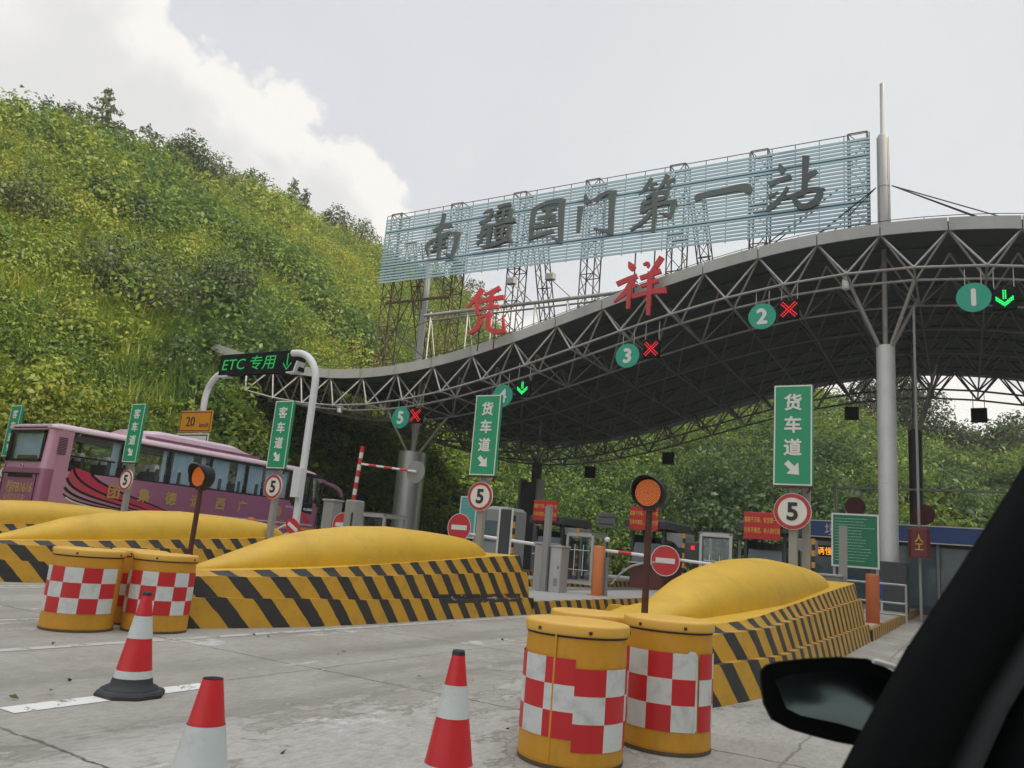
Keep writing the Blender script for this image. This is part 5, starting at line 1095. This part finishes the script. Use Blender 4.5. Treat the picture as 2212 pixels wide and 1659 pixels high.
def kiosk(x, y, label, z1=2.05):
    t = thing('glass_kiosk', (x, y, .28), label, 'kiosk', 'empty framed glass kiosks'); q = MB(); w_, d_ = 1.0, 1.2
    for sx in (-1, 1):
        for sy in (-1, 1): q.box((x+sx*w_/2, y+sy*d_/2, (.28+z1)/2), (.09, .09, z1-.28))
    for zz in (.36, z1):
        for sy in (-1, 1): q.box((x, y+sy*d_/2, zz), (w_-.09, .09, .12))
        for sx in (-1, 1): q.box((x+sx*w_/2, y, zz), (.09, d_-.09, .12))
    q.build('frame', M['cabinet'], t); q = MB()
    for dx in (-.2, .14): q.box((x+dx, y-d_/2, 1.15), (.025, .02, 1.1))
    for zz in (.8, 1.5): q.box((x, y-d_/2-.022, zz), (.8, .02, .025))
    q.build('grille', M['alu'], t); q = MB(); q.box((x, y-d_/2+.05, (z1+.36)/2), (w_-.1, .012, z1-.6)); q.build('glass', M['tinted'], t); q = MB(); q.box((x, y, z1+.075), (w_+.1, d_+.1, .03)); q.build('roof', M['boothgrey'], t)
kiosk(-12.1, 27.0, 'empty glass kiosk with a wire grille behind the orange bollard'); kiosk(-7.15, 27.0, 'empty glass kiosk left of the right dome', 2.35); kiosk(-18.35, 22.8, 'empty glass kiosk left of the thick steel column', 2.1)
t = thing('gate_house', (-15.1, 24.5, 0), 'grey rounded gate house right of the cyan board', 'booth'); q = MB(); q.bbox((-14.6, 25.2, 1.55), (.95, 1.6, 2.5), .12); q.build('wall', M['boothgrey'], t); q = MB(); q.box((-14.75, 24.39, 1.9), (.5, .02, .75)); q.box((-15.085, 25.0, 1.8), (.02, .9, .9)); q.build('window', M['glass'], t); q = MB(); q.bbox((-15.7, 24.6, 2.2), (.7, .7, 1.0), .05); q.build('hood', M['boothdark'], t)
q = MB()
for x_ in (-16.0, -13.75):
    for k in range(5): q.box((x_, 24.3, .4+.44*k), (.10, .10, .22))
q.build('yellow_band', M['amberplate'], t); q = MB()
for x_ in (-16.0, -13.75):
    for k in range(5): q.box((x_, 24.3, .62+.44*k), (.10, .10, .22))
q.build('black_band', M['black'], t)
t = thing('signal_box', (-8.9, 27.5, 0), 'small dark signal box with a red lit cross left of the right dome', 'signal'); c_ = on_y(1499, 1190, 27.5); q = MB(); q.bbox((c_.x, 27.5, c_.z-.05), (.62, .25, .70), .03); h_ = q.build('housing', M['boothdark'], t); q = MB(); q.box((c_.x, 27.365, c_.z+.1), (.17, .01, .05), ry=.78); q.box((c_.x, 27.362, c_.z+.1), (.17, .01, .05), ry=-.78); q.build('lit_cross', M['ledred'], h_); q = MB(); q.tube((c_.x, 27.55, .2), (c_.x, 27.55, c_.z-.3), .05, 8); q.build('post', M['boothred'], t)
t = thing('guard_lamp', (-11.4, 24.0, 0), 'small white globe lamp on a thin black post behind the barrier arm', 'lamp'); c_ = on_y(1312, 1166, 24.0); q = MB(); q.tube((c_.x, 24, .2), (c_.x, 24, c_.z), .03, 8); q.build('post', M['black'], t); q = MB(); q.lathe([(0, -.09), (.08, -.05), (.095, 0), (.07, .07), (0, .09)], c_, 14, cap=False); q.build('globe', M['signwhite'], t)
for x_, y_, lab in ((-8.35, 18.9, 'left yellow kerb block beside the second lane'), (-7.55, 18.9, 'right yellow kerb block beside the second lane')):
    t = thing('kerb_block', (x_, y_, 0), lab, 'kerb block', 'yellow kerb blocks'); q = MB(); q.loft([[(x_-.32, yy, 0), (x_-.28+.06, yy, .17), (x_+.30, yy, .17), (x_+.32, yy, 0)] for yy in (y_, y_+.35)], smooth=False); q.build('block', M['yellow'], t)
# small house behind with the blue roof band
t = thing('border_office', (-1.0, 41, 0), 'low glass fronted office with a blue band along its roof edge', 'building')
q = MB(); q.box((-1.0, 44, 1.8), (12.6, 6, 3.6)); q.build('wall', M['boothdark'], t); q = MB(); q.bbox((-1.0, 40.7, 3.55), (13.4, .5, .72), .02); b_ = q.build('roof_band', M['blueband'], t); q = MB()
for zz in (3.17, 3.93): q.box((-1.0, 40.42, zz), (13.4, .06, .05))
q.build('band_trim', M['alu'], b_)
for u_, ch in ((1738, '国'), (1795, '境')):
    c_ = on_y(u_, 1143, 40.43); lettering('band_text', ch, .62, (c_.x, 40.43, 3.55), M['signwhite'], b_)
q = MB()
for k in range(6): q.box((-6.2+2.08*k, 40.97, 1.7), (1.9, .04, 2.6))
q.build('window', M['glass'], t); q = MB()
for k in range(7): q.box((-7.24+2.08*k, 40.95, 1.75), (.12, .10, 3.0))
q.build('window_frame', M['boothgrey'], t); c_ = on_y(1768, 1189, 40.85); q = MB(); q.box((c_.x, 40.86, c_.z), (1.55, .12, .5)); l_ = q.build('display', M['ledblack'], t); lettering('display_text', '车辆慢', .40, (c_.x+.1, 40.79, c_.z), M['ledamber'], l_)
# far pipe gantry with camera, red lit signs on the right column
t = thing('pipe_gantry', (2, 45, 0), 'thin pale pipe gantry crossing far behind the right columns', 'gantry'); q = MB(); q.tube((-5.8, 45, 6.02), (9, 45, 6.1), .06, 8); q.build('crossbar', M['galv'], t); q = MB(); q.tube((-5.8, 45.1, 0), (-5.8, 45.1, 6.1), .08, 8); q.tube((9, 45.1, 0), (9, 45.1, 6.1), .08, 8); q.build('post', M['galv'], t); q = MB(); q.lathe([(0, -.16), (.13, -.1), (.16, 0), (.1, .12), (0, .16)], (-4.75, 44.9, 5.72), 14, cap=False); q.build('camera_dome', M['signwhite'], t)
t = thing('red_light_box', (-1.37, 32.0, 2.8), 'dark red light box with yellow writing right of the white column', 'sign'); q = MB(); q.bbox((-1.37, 32.2, 2.8), (.72, .25, 1.1), .12); b_ = q.build('box', M['dimred'], t); lettering('box_text', '人\n工', .30, (-1.37, 32.06, 2.8), M['textyellow'], b_, bold=.004); q = MB(); q.tube((-1.37, 32.4, 0), (-1.37, 32.4, 11.8), .05, 8); q.build('post', M['postgrey'], t)
for u_, v_, lab in ((1847, 1094, 'dim red round sign left of the white column'), (1996, 1112, 'dim red round sign above the blue band at right')):
    c_ = on_y(u_, v_, 44.6); t = thing('round_sign', (c_.x, 44.6, 0), lab, 'road sign', 'dim red round signs'); q = MB(); q.disc(c_, .5, (0, .05, 0)); q.build('disc', M['dimred'], t); q = MB(); q.tube((c_.x, 44.8, 0), (c_.x, 44.8, c_.z), .05, 8); q.build('post', M['darksteel'], t)
# railings and a blue chair beside the right lane
t = thing('guard_rail', (-2.2, 24.5, .28), 'white tube railing behind the dark orange bollard', 'railing'); q = MB()
for zz in (.45, .75, 1.25): q.tube((-3.0, 24.6, zz), (-1.4, 24.6, zz), .03, 8)
for xx in (-3.0, -2.2, -1.4): q.tube((xx, 24.6, .25), (xx, 24.6, 1.28), .03, 8)
q.build('tube_frame', M['galv'], t)
t = thing('chair', (-2.2, 25.2, .28), 'small blue backed chair behind the white railing', 'chair'); q = MB(); q.bbox((-2.25, 25.25, .80), (.42, .42, .05), .01); q.build('seat', M['blueband'], t); q = MB(); q.bbox((-2.25, 25.45, 1.12), (.42, .04, .46), .01); q.build('backrest', M['blueband'], t)
for sx in (-1, 1):
    for sy in (-1, 1): q = MB(); q.tube((-2.25+sx*.19, 25.25+sy*.19, .27), (-2.25+sx*.19, 25.25+sy*.19, .78), .016, 6); q.build('leg', M['polewhite'], t)

# ================================================================== COACH
XR, XL, YB0, YF = -23.5, -25.95, 13.15, 25.15
bus = thing('coach', (-24.7, 19.1, 0), 'pink and purple tour coach with blue curtains driving into the left lane', 'coach')
def section(y, x0, x1, z0, z1, rr, n=5):
    pts_ = []
    for cx, cz, a0 in ((x1-rr, z1-rr, 0), (x0+rr, z1-rr, 90)):
        for k in range(n+1): a = R(a0+90*k/n); pts_.append((cx+rr*math.cos(a), y, cz+rr*math.sin(a)))
    return pts_
q = MB()                                  # lower body, rounded in plan
def plan(z, ins): 
    r_ = .32; P = []
    for cx, cy, a0 in ((XR-r_-ins, YB0+r_+ins, -90), (XR-.5-ins, YF-.75-ins, 0), (XL+.5+ins, YF-.75-ins, 90), (XL+r_+ins, YB0+r_+ins, 180)):
        rx, ry = (r_, r_) if a0 in (-90, 180) else (.5, .75)
        for k in range(7): a = R(a0+90*k/6); P.append((cx+rx*math.cos(a), cy+ry*math.sin(a), z))
    return P
q.loft([plan(.36, .05), plan(.5, 0), plan(1.5, 0), plan(2.5, 0)]); q.build('lower_body', M['bodypurple'], bus)
q = MB(); RZ = 3.68
q.loft([section(YB0+.03, XL+.06, XR-.06, RZ-.02, 3.82, .10), section(YB0+.35, XL, XR, RZ, 3.90, .20), section(YF-1.6, XL, XR, RZ, 3.90, .20), section(YF-.7, XL+.04, XR-.04, RZ-.12, 3.78, .2), section(YF-.2, XL+.15, XR-.15, RZ-.35, 3.50, .1)], closed=True); q.build('roof', M['roofpink'], bus)
q = MB(); q.loft([[(x_, y_, z_) for x_, z_ in ((XL+.35, 3.88), (XL+.45, 4.12), (XL+.9, 4.22), (XR-.75, 4.22), (XR-.42, 4.10), (XR-.32, 3.88))] for y_ in (16.3, 16.6)]+[[(x_, y_, z_) for x_, z_ in ((XL+.35, 3.88), (XL+.45, 4.20), (XL+.9, 4.30), (XR-.75, 4.30), (XR-.42, 4.18), (XR-.32, 3.88))] for y_ in (17.2, 20.4)]+[[(x_, 21.6, z_) for x_, z_ in ((XL+.35, 3.88), (XL+.45, 3.92), (XL+.9, 3.95), (XR-.75, 3.95), (XR-.42, 3.92), (XR-.32, 3.88))]], smooth=False); q.build('air_conditioner', M['roofpink'], bus)
q = MB(); q.box((XR-.36, 19.0, 3.99), (.10, 5.0, .07)); q.build('roof_stripe', M['bodypurple'], bus)
# rear wall with curtained window, rear corner posts
q = MB(); q.loft([plan(2.5, 0)[0:7], [(x_, y_+.02, 3.70) for x_, y_, _ in plan(0, .03)[0:7]]], closed=False, cap=False); q.build('rear_corner', M['bodypink'], bus); q = MB(); q.loft([plan(2.5, 0)[21:28], [(x_, y_+.02, 3.70) for x_, y_, _ in plan(0, .03)[21:28]]], closed=False, cap=False)
q.box((XR-.02, YB0+.50, 3.09), (.04, .42, 1.20)); q.build('rear_corner', M['bodypink'], bus)
q = MB(); q.box(((XL+XR)/2, YB0+.10, 3.68), (1.86, .14, .16)); q.box(((XL+XR)/2, YB0+.10, 2.62), (1.86, .14, .26)); q.build('rear_wall', M['bodypink'], bus)
q = MB()
for dx in (-.91, .91): q.box(((XL+XR)/2+dx, YB0+.02, 3.16), (.10, .06, .92))
q.box(((XL+XR)/2, YB0+.02, 3.61), (1.92, .06, .10)); q.box(((XL+XR)/2, YB0+.02, 2.73), (1.92, .06, .07)); rw = q.build('rear_window', M['coachtrim'], bus)
q = MB(); q.box(((XL+XR)/2, YB0+.035, 3.16), (1.74, .012, .86)); q.build('pane', M['clear'], rw)
def curtain(x0, x1, y, z0, z1, name, par, axis='x', amp=.03, per=.09):
    n_ = max(6, int(abs(x1-x0)/per*4)); vs = []
    for k in range(n_+1):
        s_ = x0+(x1-x0)*k/n_; w_ = amp*math.sin(2*math.pi*(s_-x0)/per)
        for z in (z0, z1): vs.append((s_, y+w_, z) if axis == 'x' else (y+w_, s_, z))
    q = MB(); q.add(vs, [(2*k, 2*k+2, 2*k+3, 2*k+1) for k in range(n_)], True); return q.build(name, M['curtain'], par)
curtain((XL+XR)/2-.86, (XL+XR)/2+.86, YB0+.16, 2.78, 3.56, 'curtain', rw, amp=.012, per=.16)
q = MB(); q.box(((XL+XR)/2, YB0+.10, 2.83), (1.0, .05, .12)); q.build('rear_shelf', M['seat'], rw)
q = MB(); zc = 2.36
q.box(((XL+XR)/2+.02, YB0-.006, 2.33), (2.0, .03, .035)); q.box(((XL+XR)/2+.05, YB0-.006, 2.26), (1.3, .04, .10)); q.box((XR-.31, YB0-.002, 1.75), (.025, .02, 1.1)); q.box((XL+.33, YB0-.002, 1.75), (.025, .02, 1.1)); q.build('engine_hatch', M['coachtrim'], bus)
lettering('plate_number', '桂FB1616', .38, ((XL+XR)/2+.12, YB0-.006, 1.92), M['goldtext'], bus, xs=.92, fat=.008); lettering('rear_text', '请保持车距', .24, ((XL+XR)/2-.05, YB0-.006, 1.60), M['goldtext'], bus)
q = MB(); q.disc(((XL+XR)/2, YB0-.006, 2.56), .075, (0, .012, 0), n=24); em = q.build('emblem', M['alu'], bus); q = MB(); q.disc(((XL+XR)/2, YB0-.010, 2.56), .058, (0, .006, 0), n=24); q.build('emblem_field', M['bodypurple'], em)
q = MB()
for k in range(11): q.box((XR-.005, 13.56, 2.98+.048*k), (.04, .26, .020))
q.build('vent_grille', M['coachtrim'], bus)
# side windows right and left: frame, panes, curtains, seats
def side(x, sg):
    fr = MB(); ys = [13.82, 15.55, 17.35, 19.05, 20.75, 22.3, 23.0]
    fr.box((x, (14.1+24.2)/2, 3.655), (.05, 10.1, .10)); fr.box((x, (14.6+23.2)/2, 2.50), (.05, 8.7, .07))
    for y_ in ys[1:]: fr.box((x, y_, 3.07), (.05, .10, 1.10))
    fr.plate([(x-.025, 13.80, 2.86), (x-.025, 13.95, 2.66), (x-.025, 14.5, 2.55), (x-.025, 15.0, 2.53), (x-.025, 15.0, 2.47), (x-.025, 13.7, 2.47), (x-.025, 13.68, 3.70), (x-.025, 14.1, 3.70), (x-.025, 13.93, 3.60), (x-.025, 13.83, 3.25)], (.05, 0, 0))
    fr.box((x, 14.6, 2.97), (.052, 1.5, .05)); w_ = fr.build('window_band', M['coachtrim'], bus)
    pn = MB()
    for a, b_ in zip(ys[:-1], ys[1:]): pn.box((x-.008*sg, (a+b_)/2, 3.06), (.008, b_-a-.08, 1.08))
    pn.build('pane', M['clear'], w_)
    if sg > 0:
        for y0, y1 in ((15.25, 15.52), (17.12, 17.28), (17.55, 18.35), (18.7, 18.9), (19.2, 19.98), (20.35, 20.68), (20.85, 21.6), (21.75, 22.22), (22.4, 22.9)): curtain(y0, y1, x-.10, 2.56, 3.62, 'curtain', w_, 'y', .022, .10)
    return w_
side(XR-.03, 1); side(XL+.03, -1)
q = MB()
q.box(((XL+XR)/2, 19.0, 2.45), (XR-XL-.2, 11.2, .05)); q.build('floor', M['seat'], bus); q = MB(); q.box(((XL+XR)/2, 19.0, 3.655), (XR-XL-.12, 10.6, .03)); q.build('ceiling', M['headrest'], bus)
sq, hq = MB(), MB()
for k in range(10):
    y_ = 14.35+.88*k
    for dx in (-.95, -.45, .42, .92):
        xx = (XL+XR)/2+dx; sq.bbox((xx, y_, 2.72), (.44, .13, .52), .04); hq.bbox((xx, y_-.01, 2.99), (.36, .17, .26), .05)
sq.build('seat', M['seat'], bus); hq.build('headrest', M['headrest'], bus)
# front: dark windscreen, door glass, mirror arms
q = MB(); q.loft([plan(2.5, 0)[7:21], [(x_, min(y_, YF-.25), 3.5) for x_, y_, _ in plan(0, .08)[7:21]]], closed=False, cap=False); q.build('windscreen', M['tinted'], bus)
q = MB()
q.box((XR-.03, 24.18, 3.0), (.05, .14, 1.25)); q.box((XR-.035, 23.6, 2.0), (.04, .05, .98)); q.box((XR-.05, 23.95, 2.44), (.06, 1.75, .12)); q.box((XR-.05, 23.95, 3.62), (.06, 1.75, .14))
q.plate([(XR-.004, 23.05, 2.50), (XR-.004, 23.25, 2.30), (XR-.004, 23.6, 2.15), (XR-.004, 24.1, 2.05), (XR-.004, 24.4, 2.05), (XR-.004, 24.4, 2.50)], (.006, 0, 0)); q.build('door_frame', M['coachtrim'], bus)
q = MB(); q.box((XR-.035, 23.55, 3.05), (.012, 1.1, 1.1)); q.build('door_glass', M['tinted'], bus)
q = MB(); q.plate([(XR+.003, 23.75, 2.02), (XR+.003, 23.95, 2.10), (XR+.003, 24.35, 1.72), (XR+.003, 24.25, 1.62), (XR+.003, 24.1, 1.64)], (.004, 0, 0)); q.build('red_flash', M['noentry'], bus)
q = MB(); q.path([(XR-.25, 24.75, 3.62), (XR-.1, 25.15, 3.42), (XR-.05, 25.6, 3.34), (XR-.02, 25.95, 3.2), (XR, 26.1, 2.95)], [.06, .07, .085, .085, .07], 8); q.build('mirror_arm', M['bodypurple'], bus); q = MB(); q.bbox((XR, 26.1, 2.62), (.22, .12, .62), .04); q.build('mirror', M['coachtrim'], bus)
q = MB(); q.tube((XR-.1, 24.75, 1.55), (XR-.1, 25.0, 3.4), .05, 6); q.build('windscreen_post', M['coachtrim'], bus)
for y_, in ((15.4,), (22.0,)):
    for x_ in (XR-.14, XL+.14):
        q = MB(); q.loft([[(x_+dx, y_+.5*math.cos(a), .5+.5*math.sin(a)) for a in np.linspace(0, 2*math.pi, 28, endpoint=False)] for dx in (-.15, .15)]); wl = q.build('wheel', M['tyre'], bus)
        q = MB(); q.disc((x_+.155, y_, .5), .27, (.01, 0, 0), axis='x', n=24); q.build('rim', M['alu'], wl)
# livery on the right side
q = MB(); q.plate([(XR+.001, YB0+.30, 2.5), (XR+.001, YB0+.30, .6), (XR+.001, 14.6, .6), (XR+.001, 16.9, 1.35), (XR+.001, 17.6, 2.5)], (.001, 0, 0)); lv = mat('coach_livery_fade', (.43, .175, .315), .3, .12, var=0, coat=.5); t_ = lv.node_tree; co_ = t_.nodes.new('ShaderNodeTexCoord'); sx_ = t_.nodes.new('ShaderNodeSeparateXYZ'); t_.links.new(co_.outputs['Object'], sx_.inputs[0]); mr_ = t_.nodes.new('ShaderNodeMapRange'); mr_.interpolation_type = 'SMOOTHSTEP'; mr_.inputs[1].default_value = -5.2; mr_.inputs[2].default_value = -1.75; t_.links.new(sx_.outputs[1], mr_.inputs[0]); mm_ = t_.nodes.new('ShaderNodeMix'); mm_.data_type = 'RGBA'; mm_.inputs[6].default_value = (.54, .29, .42, 1); mm_.inputs[7].default_value = (.317, .116, .212, 1); t_.links.new(mr_.outputs[0], mm_.inputs[0]); t_.links.new(mm_.outputs[2], t_.nodes['Principled BSDF'].inputs['Base Color'])
q.build('livery_field', lv, bus)
def bez(P, n=18):
    P = [np.array(p, float) for p in P]; return [(1-t)**3*P[0]+3*(1-t)**2*t*P[1]+3*(1-t)*t*t*P[2]+t**3*P[3] for t in np.linspace(0, 1, n)]
c1 = bez([(14.02, 2.66), (14.15, 2.0), (15.6, 1.85), (17.6, 1.40)]); c2 = bez([(14.62, 2.52), (15.0, 2.1), (16.4, 1.95), (18.2, 1.42)]); c3_ = bez([(13.88, 2.30), (14.1, 1.78), (15.4, 1.75), (17.2, 1.40)]); c4 = bez([(13.86, 2.02), (14.2, 1.65), (15.3, 1.62), (16.8, 1.40)]); c5 = bez([(13.86, 1.82), (14.2, 1.55), (15.3, 1.52), (16.6, 1.40)])
def fill(a, b_, x, m, nm):
    n_ = len(a); q = MB(); q.add([(x, p[0], p[1]) for p in a]+[(x, p[0], p[1]) for p in b_], [(i, i+1, n_+i+1, n_+i) for i in range(n_-1)]); return q.build(nm, m, bus)
def line(a, w0, w1, x, m, nm):
    n_ = len(a); lo, hi = [], []
    for i, p in enumerate(a):
        d_ = a[min(i+1, n_-1)]-a[max(0, i-1)]; l_ = np.hypot(*d_); nn = np.array((-d_[1], d_[0]))/l_; ww = (w0+(w1-w0)*i/(n_-1))/2; lo.append(p-nn*ww); hi.append(p+nn*ww)
    return fill(lo, hi, x, m, nm)
fill(c1, c2, XR+.004, M['magenta'], 'swirl_field'); fill(c3_, c1, XR+.006, mat('swirl_coral', (.48, .07, .10), .35, var=.1), 'swirl_field')
for k, c_ in enumerate((c1, c2, c3_, c4, c5)): line(c_, .085 if k < 4 else .05, .03, XR+.008+.001*k, M['coachtrim'], 'swirl_line')
c6 = bez([(13.95, 1.72), (14.3, 1.50), (15.3, 1.46), (16.8, 1.36)]); line(c6, .05, .02, XR+.014, M['signwhite'], 'swirl_line')
for y_, ch in ((15.47, '团'), (16.55, '集'), (17.58, '德'), (18.62, '运'), (19.68, '西'), (20.72, '广')): lettering('company_text', ch, .46, (XR+.016, y_, 2.04), M['goldtext'], bus, SIDE, fat=.014)
q = MB(); n_ = 24
for k in range(5):
    z0 = 1.83+.085*k; ww = math.sqrt(max(0, .22**2-(z0+.03-2.03)**2)); q.box((XR+.012, 22.5, z0+.03), (.008, 2*ww, .062))
q.build('company_logo', M['goldtext'], bus); lettering('small_text', '桂F1616', .12, (XR+.012, 23.1, 2.24), M['alu'], bus, SIDE); lettering('small_text', '限载人数\n安全车距', .10, (XR+.012, 22.95, 1.60), M['goldtext'], bus, SIDE); lettering('small_text', 'G LONG', .13, (XR+.006, 24.15, 2.22), M['signwhite'], bus, SIDE, bold=.004)
q = MB(); q.box((XR+.006, 21.5, 1.60), (.012, 6.0, .035)); q.build('trim_strip', M['alu'], bus); q = MB(); q.box((XR+.005, 22.8, 1.42), (.012, 4.4, .09)); q.build('yellow_strip', M['amberplate'], bus)
t = thing('orange_lamp_cap', (-18.5, 16.8, 1.0), 'small orange cone top between the coach and the left dome', 'traffic cone'); c_ = on_y(543, 1122, 16.8); q = MB(); q.lathe([(.16, c_.z-.5), (.10, c_.z), (.09, c_.z+.06), (0, c_.z+.06)], (c_.x, 16.8, 0), 16); q.build('cone_body', M['orange'], t)
q = MB(); q.box((c_.x, 16.8, c_.z-.52), (.4, .4, .04)); q.build('cone_base', M['rubber'], t)
q = MB(); q.bbox((c_.x, 16.8, (c_.z-.54)/2), (.44, .44, c_.z-.54), .02); q.build('plinth', M['boothgrey'], t)

# ================================================================== THE CAR THE PICTURE WAS TAKEN FROM: right door pillar and mirror
car = thing('car', (.55, .9, 0), 'black car interior pillar and door edge with wing mirror at the lower right', 'car')
def P3(u, v, dist): d_ = sight(u, v); return CAM_P+d_*dist
q = MB()
pil = [(P3(2450, 720, .78), P3(2540, 730, .78)), (P3(2240, 1070, .74), P3(2350, 1130, .74)), (P3(2115, 1270, .72), P3(2205, 1330, .72)), (P3(2005, 1440, .70), P3(2105, 1490, .70)), (P3(1880, 1672, .69), P3(2010, 1690, .69)), (P3(1740, 1950, .68), P3(1900, 1960, .68))]
bk = fw*.07
q.loft([[a, a.lerp(b_, .3)-fw*.03, a.lerp(b_, .75)-fw*.03, b_, b_+bk, a+bk*.6] for a, b_ in pil], smooth=True); q.build('pillar', M['carblack'], car)
q = MB(); q.loft([[b_-fw*.012, b_.lerp(b_+(b_-a), .20)-fw*.035, b_.lerp(b_+(b_-a), .36)-fw*.02, b_+(b_-a)*.38+bk, b_+bk] for a, b_ in pil], smooth=True); q.build('window_seal', M['cargrey'], car)
q = MB(); q.loft([[b_+(b_-a)*.40-fw*.0, b_+(b_-a)*.8-fw*.05, b_+(b_-a)*2.6-fw*.10, b_+(b_-a)*2.6+bk, b_+(b_-a)*.40+bk] for a, b_ in pil], smooth=True); q.build('door_trim', M['carblack'], car)
# wing mirror
ctr = P3(1800, 1515, 1.05)
def mir(k, off): return [P3(u, v, 1.05+off) for u, v in k]
outl = [(1645, 1472), (1645, 1450), (1655, 1438), (1682, 1430), (1735, 1424), (1810, 1420), (1873, 1424), (1915, 1444), (1960, 1470), (2010, 1510), (2010, 1580), (1960, 1625), (1860, 1611), (1809, 1602), (1758, 1589), (1707, 1574), (1668, 1553), (1651, 1520)]
cu_, cv_ = 1825, 1510
def scl_(k): return [(cu_+(u-cu_)*k, cv_+(v-cv_)*k) for u, v in outl]
q = MB(); q.loft([mir(outl, 0), mir(scl_(1.02), .03), mir(scl_(.95), .09), mir(scl_(.7), .14), mir(scl_(.35), .16)], smooth=True, cap=True); mh = q.build('mirror_housing', M['carblack'], car)
ing = [(1676, 1474), (1677, 1455), (1690, 1446), (1717, 1439), (1770, 1433), (1819, 1429), (1866, 1433), (1890, 1447), (1940, 1480), (1965, 1520), (1965, 1570), (1930, 1594), (1870, 1580), (1810, 1562), (1729, 1545), (1699, 1530), (1688, 1504)]
M['mirror'] = mat('mirror_glass', (.20, .27, .29), .20, 1.0, var=.06, nscale=14)
def mg(k, bulge): return [P3(cu_+(u-cu_)*k, cv_+(v-cv_)*k, 1.045-bulge+.00012*(cv_-(cv_+(v-cv_)*k))) for u, v in ing]
q = MB(); q.loft([mg(1, 0), mg(.8, .0016), mg(.55, .0032), mg(.3, .0042), mg(.1, .0046)], cap=False, smooth=True); q.add(mg(.1, .0046), [tuple(range(len(ing)))], True); q.build('mirror_glass', M['mirror'], mh)
q = MB(); q.path([p-fw*.002 for p in mir([(1885, 1426), (1920, 1436), (1950, 1448), (1968, 1460)], 0)], .0035, 6); q.build('chrome_edge', M['alu'], mh)
q = MB(); q.loft([[P3(1960, 1480, 1.05)+o_, P3(2060, 1400, .80)+o_*.7] for o_ in (Vector((0, 0, .05)), Vector((0, .05, 0)), Vector((0, 0, -.06)), Vector((0, -.02, 0)))], smooth=False); q.build('mirror_arm', M['carblack'], car)

# ================================================================== THIN HAZE, ADDED TO LIFT THE FAR DARKS AS THE WINDSCREEN VEIL DOES
hz = MB(); hz.box((0, 0, 69), (1500, 1500, 142)); ho = hz.build('haze', bpy.data.materials.new('haze_veil')); hm = ho.data.materials[0]; hm.use_nodes = True; ht = hm.node_tree; ht.nodes.clear()
hv = ht.nodes.new('ShaderNodeVolumePrincipled'); hv.inputs['Color'].default_value = (.93, .95, .97, 1); hv.inputs['Density'].default_value = .00055; hv.inputs['Anisotropy'].default_value = .2
hout = ht.nodes.new('ShaderNodeOutputMaterial'); ht.links.new(hv.outputs[0], hout.inputs['Volume']); ho['kind'] = 'stuff'; ho['label'] = 'thin pale haze added over the plaza, partly standing in for windscreen veil'
scene.cycles.volume_bounces = 1
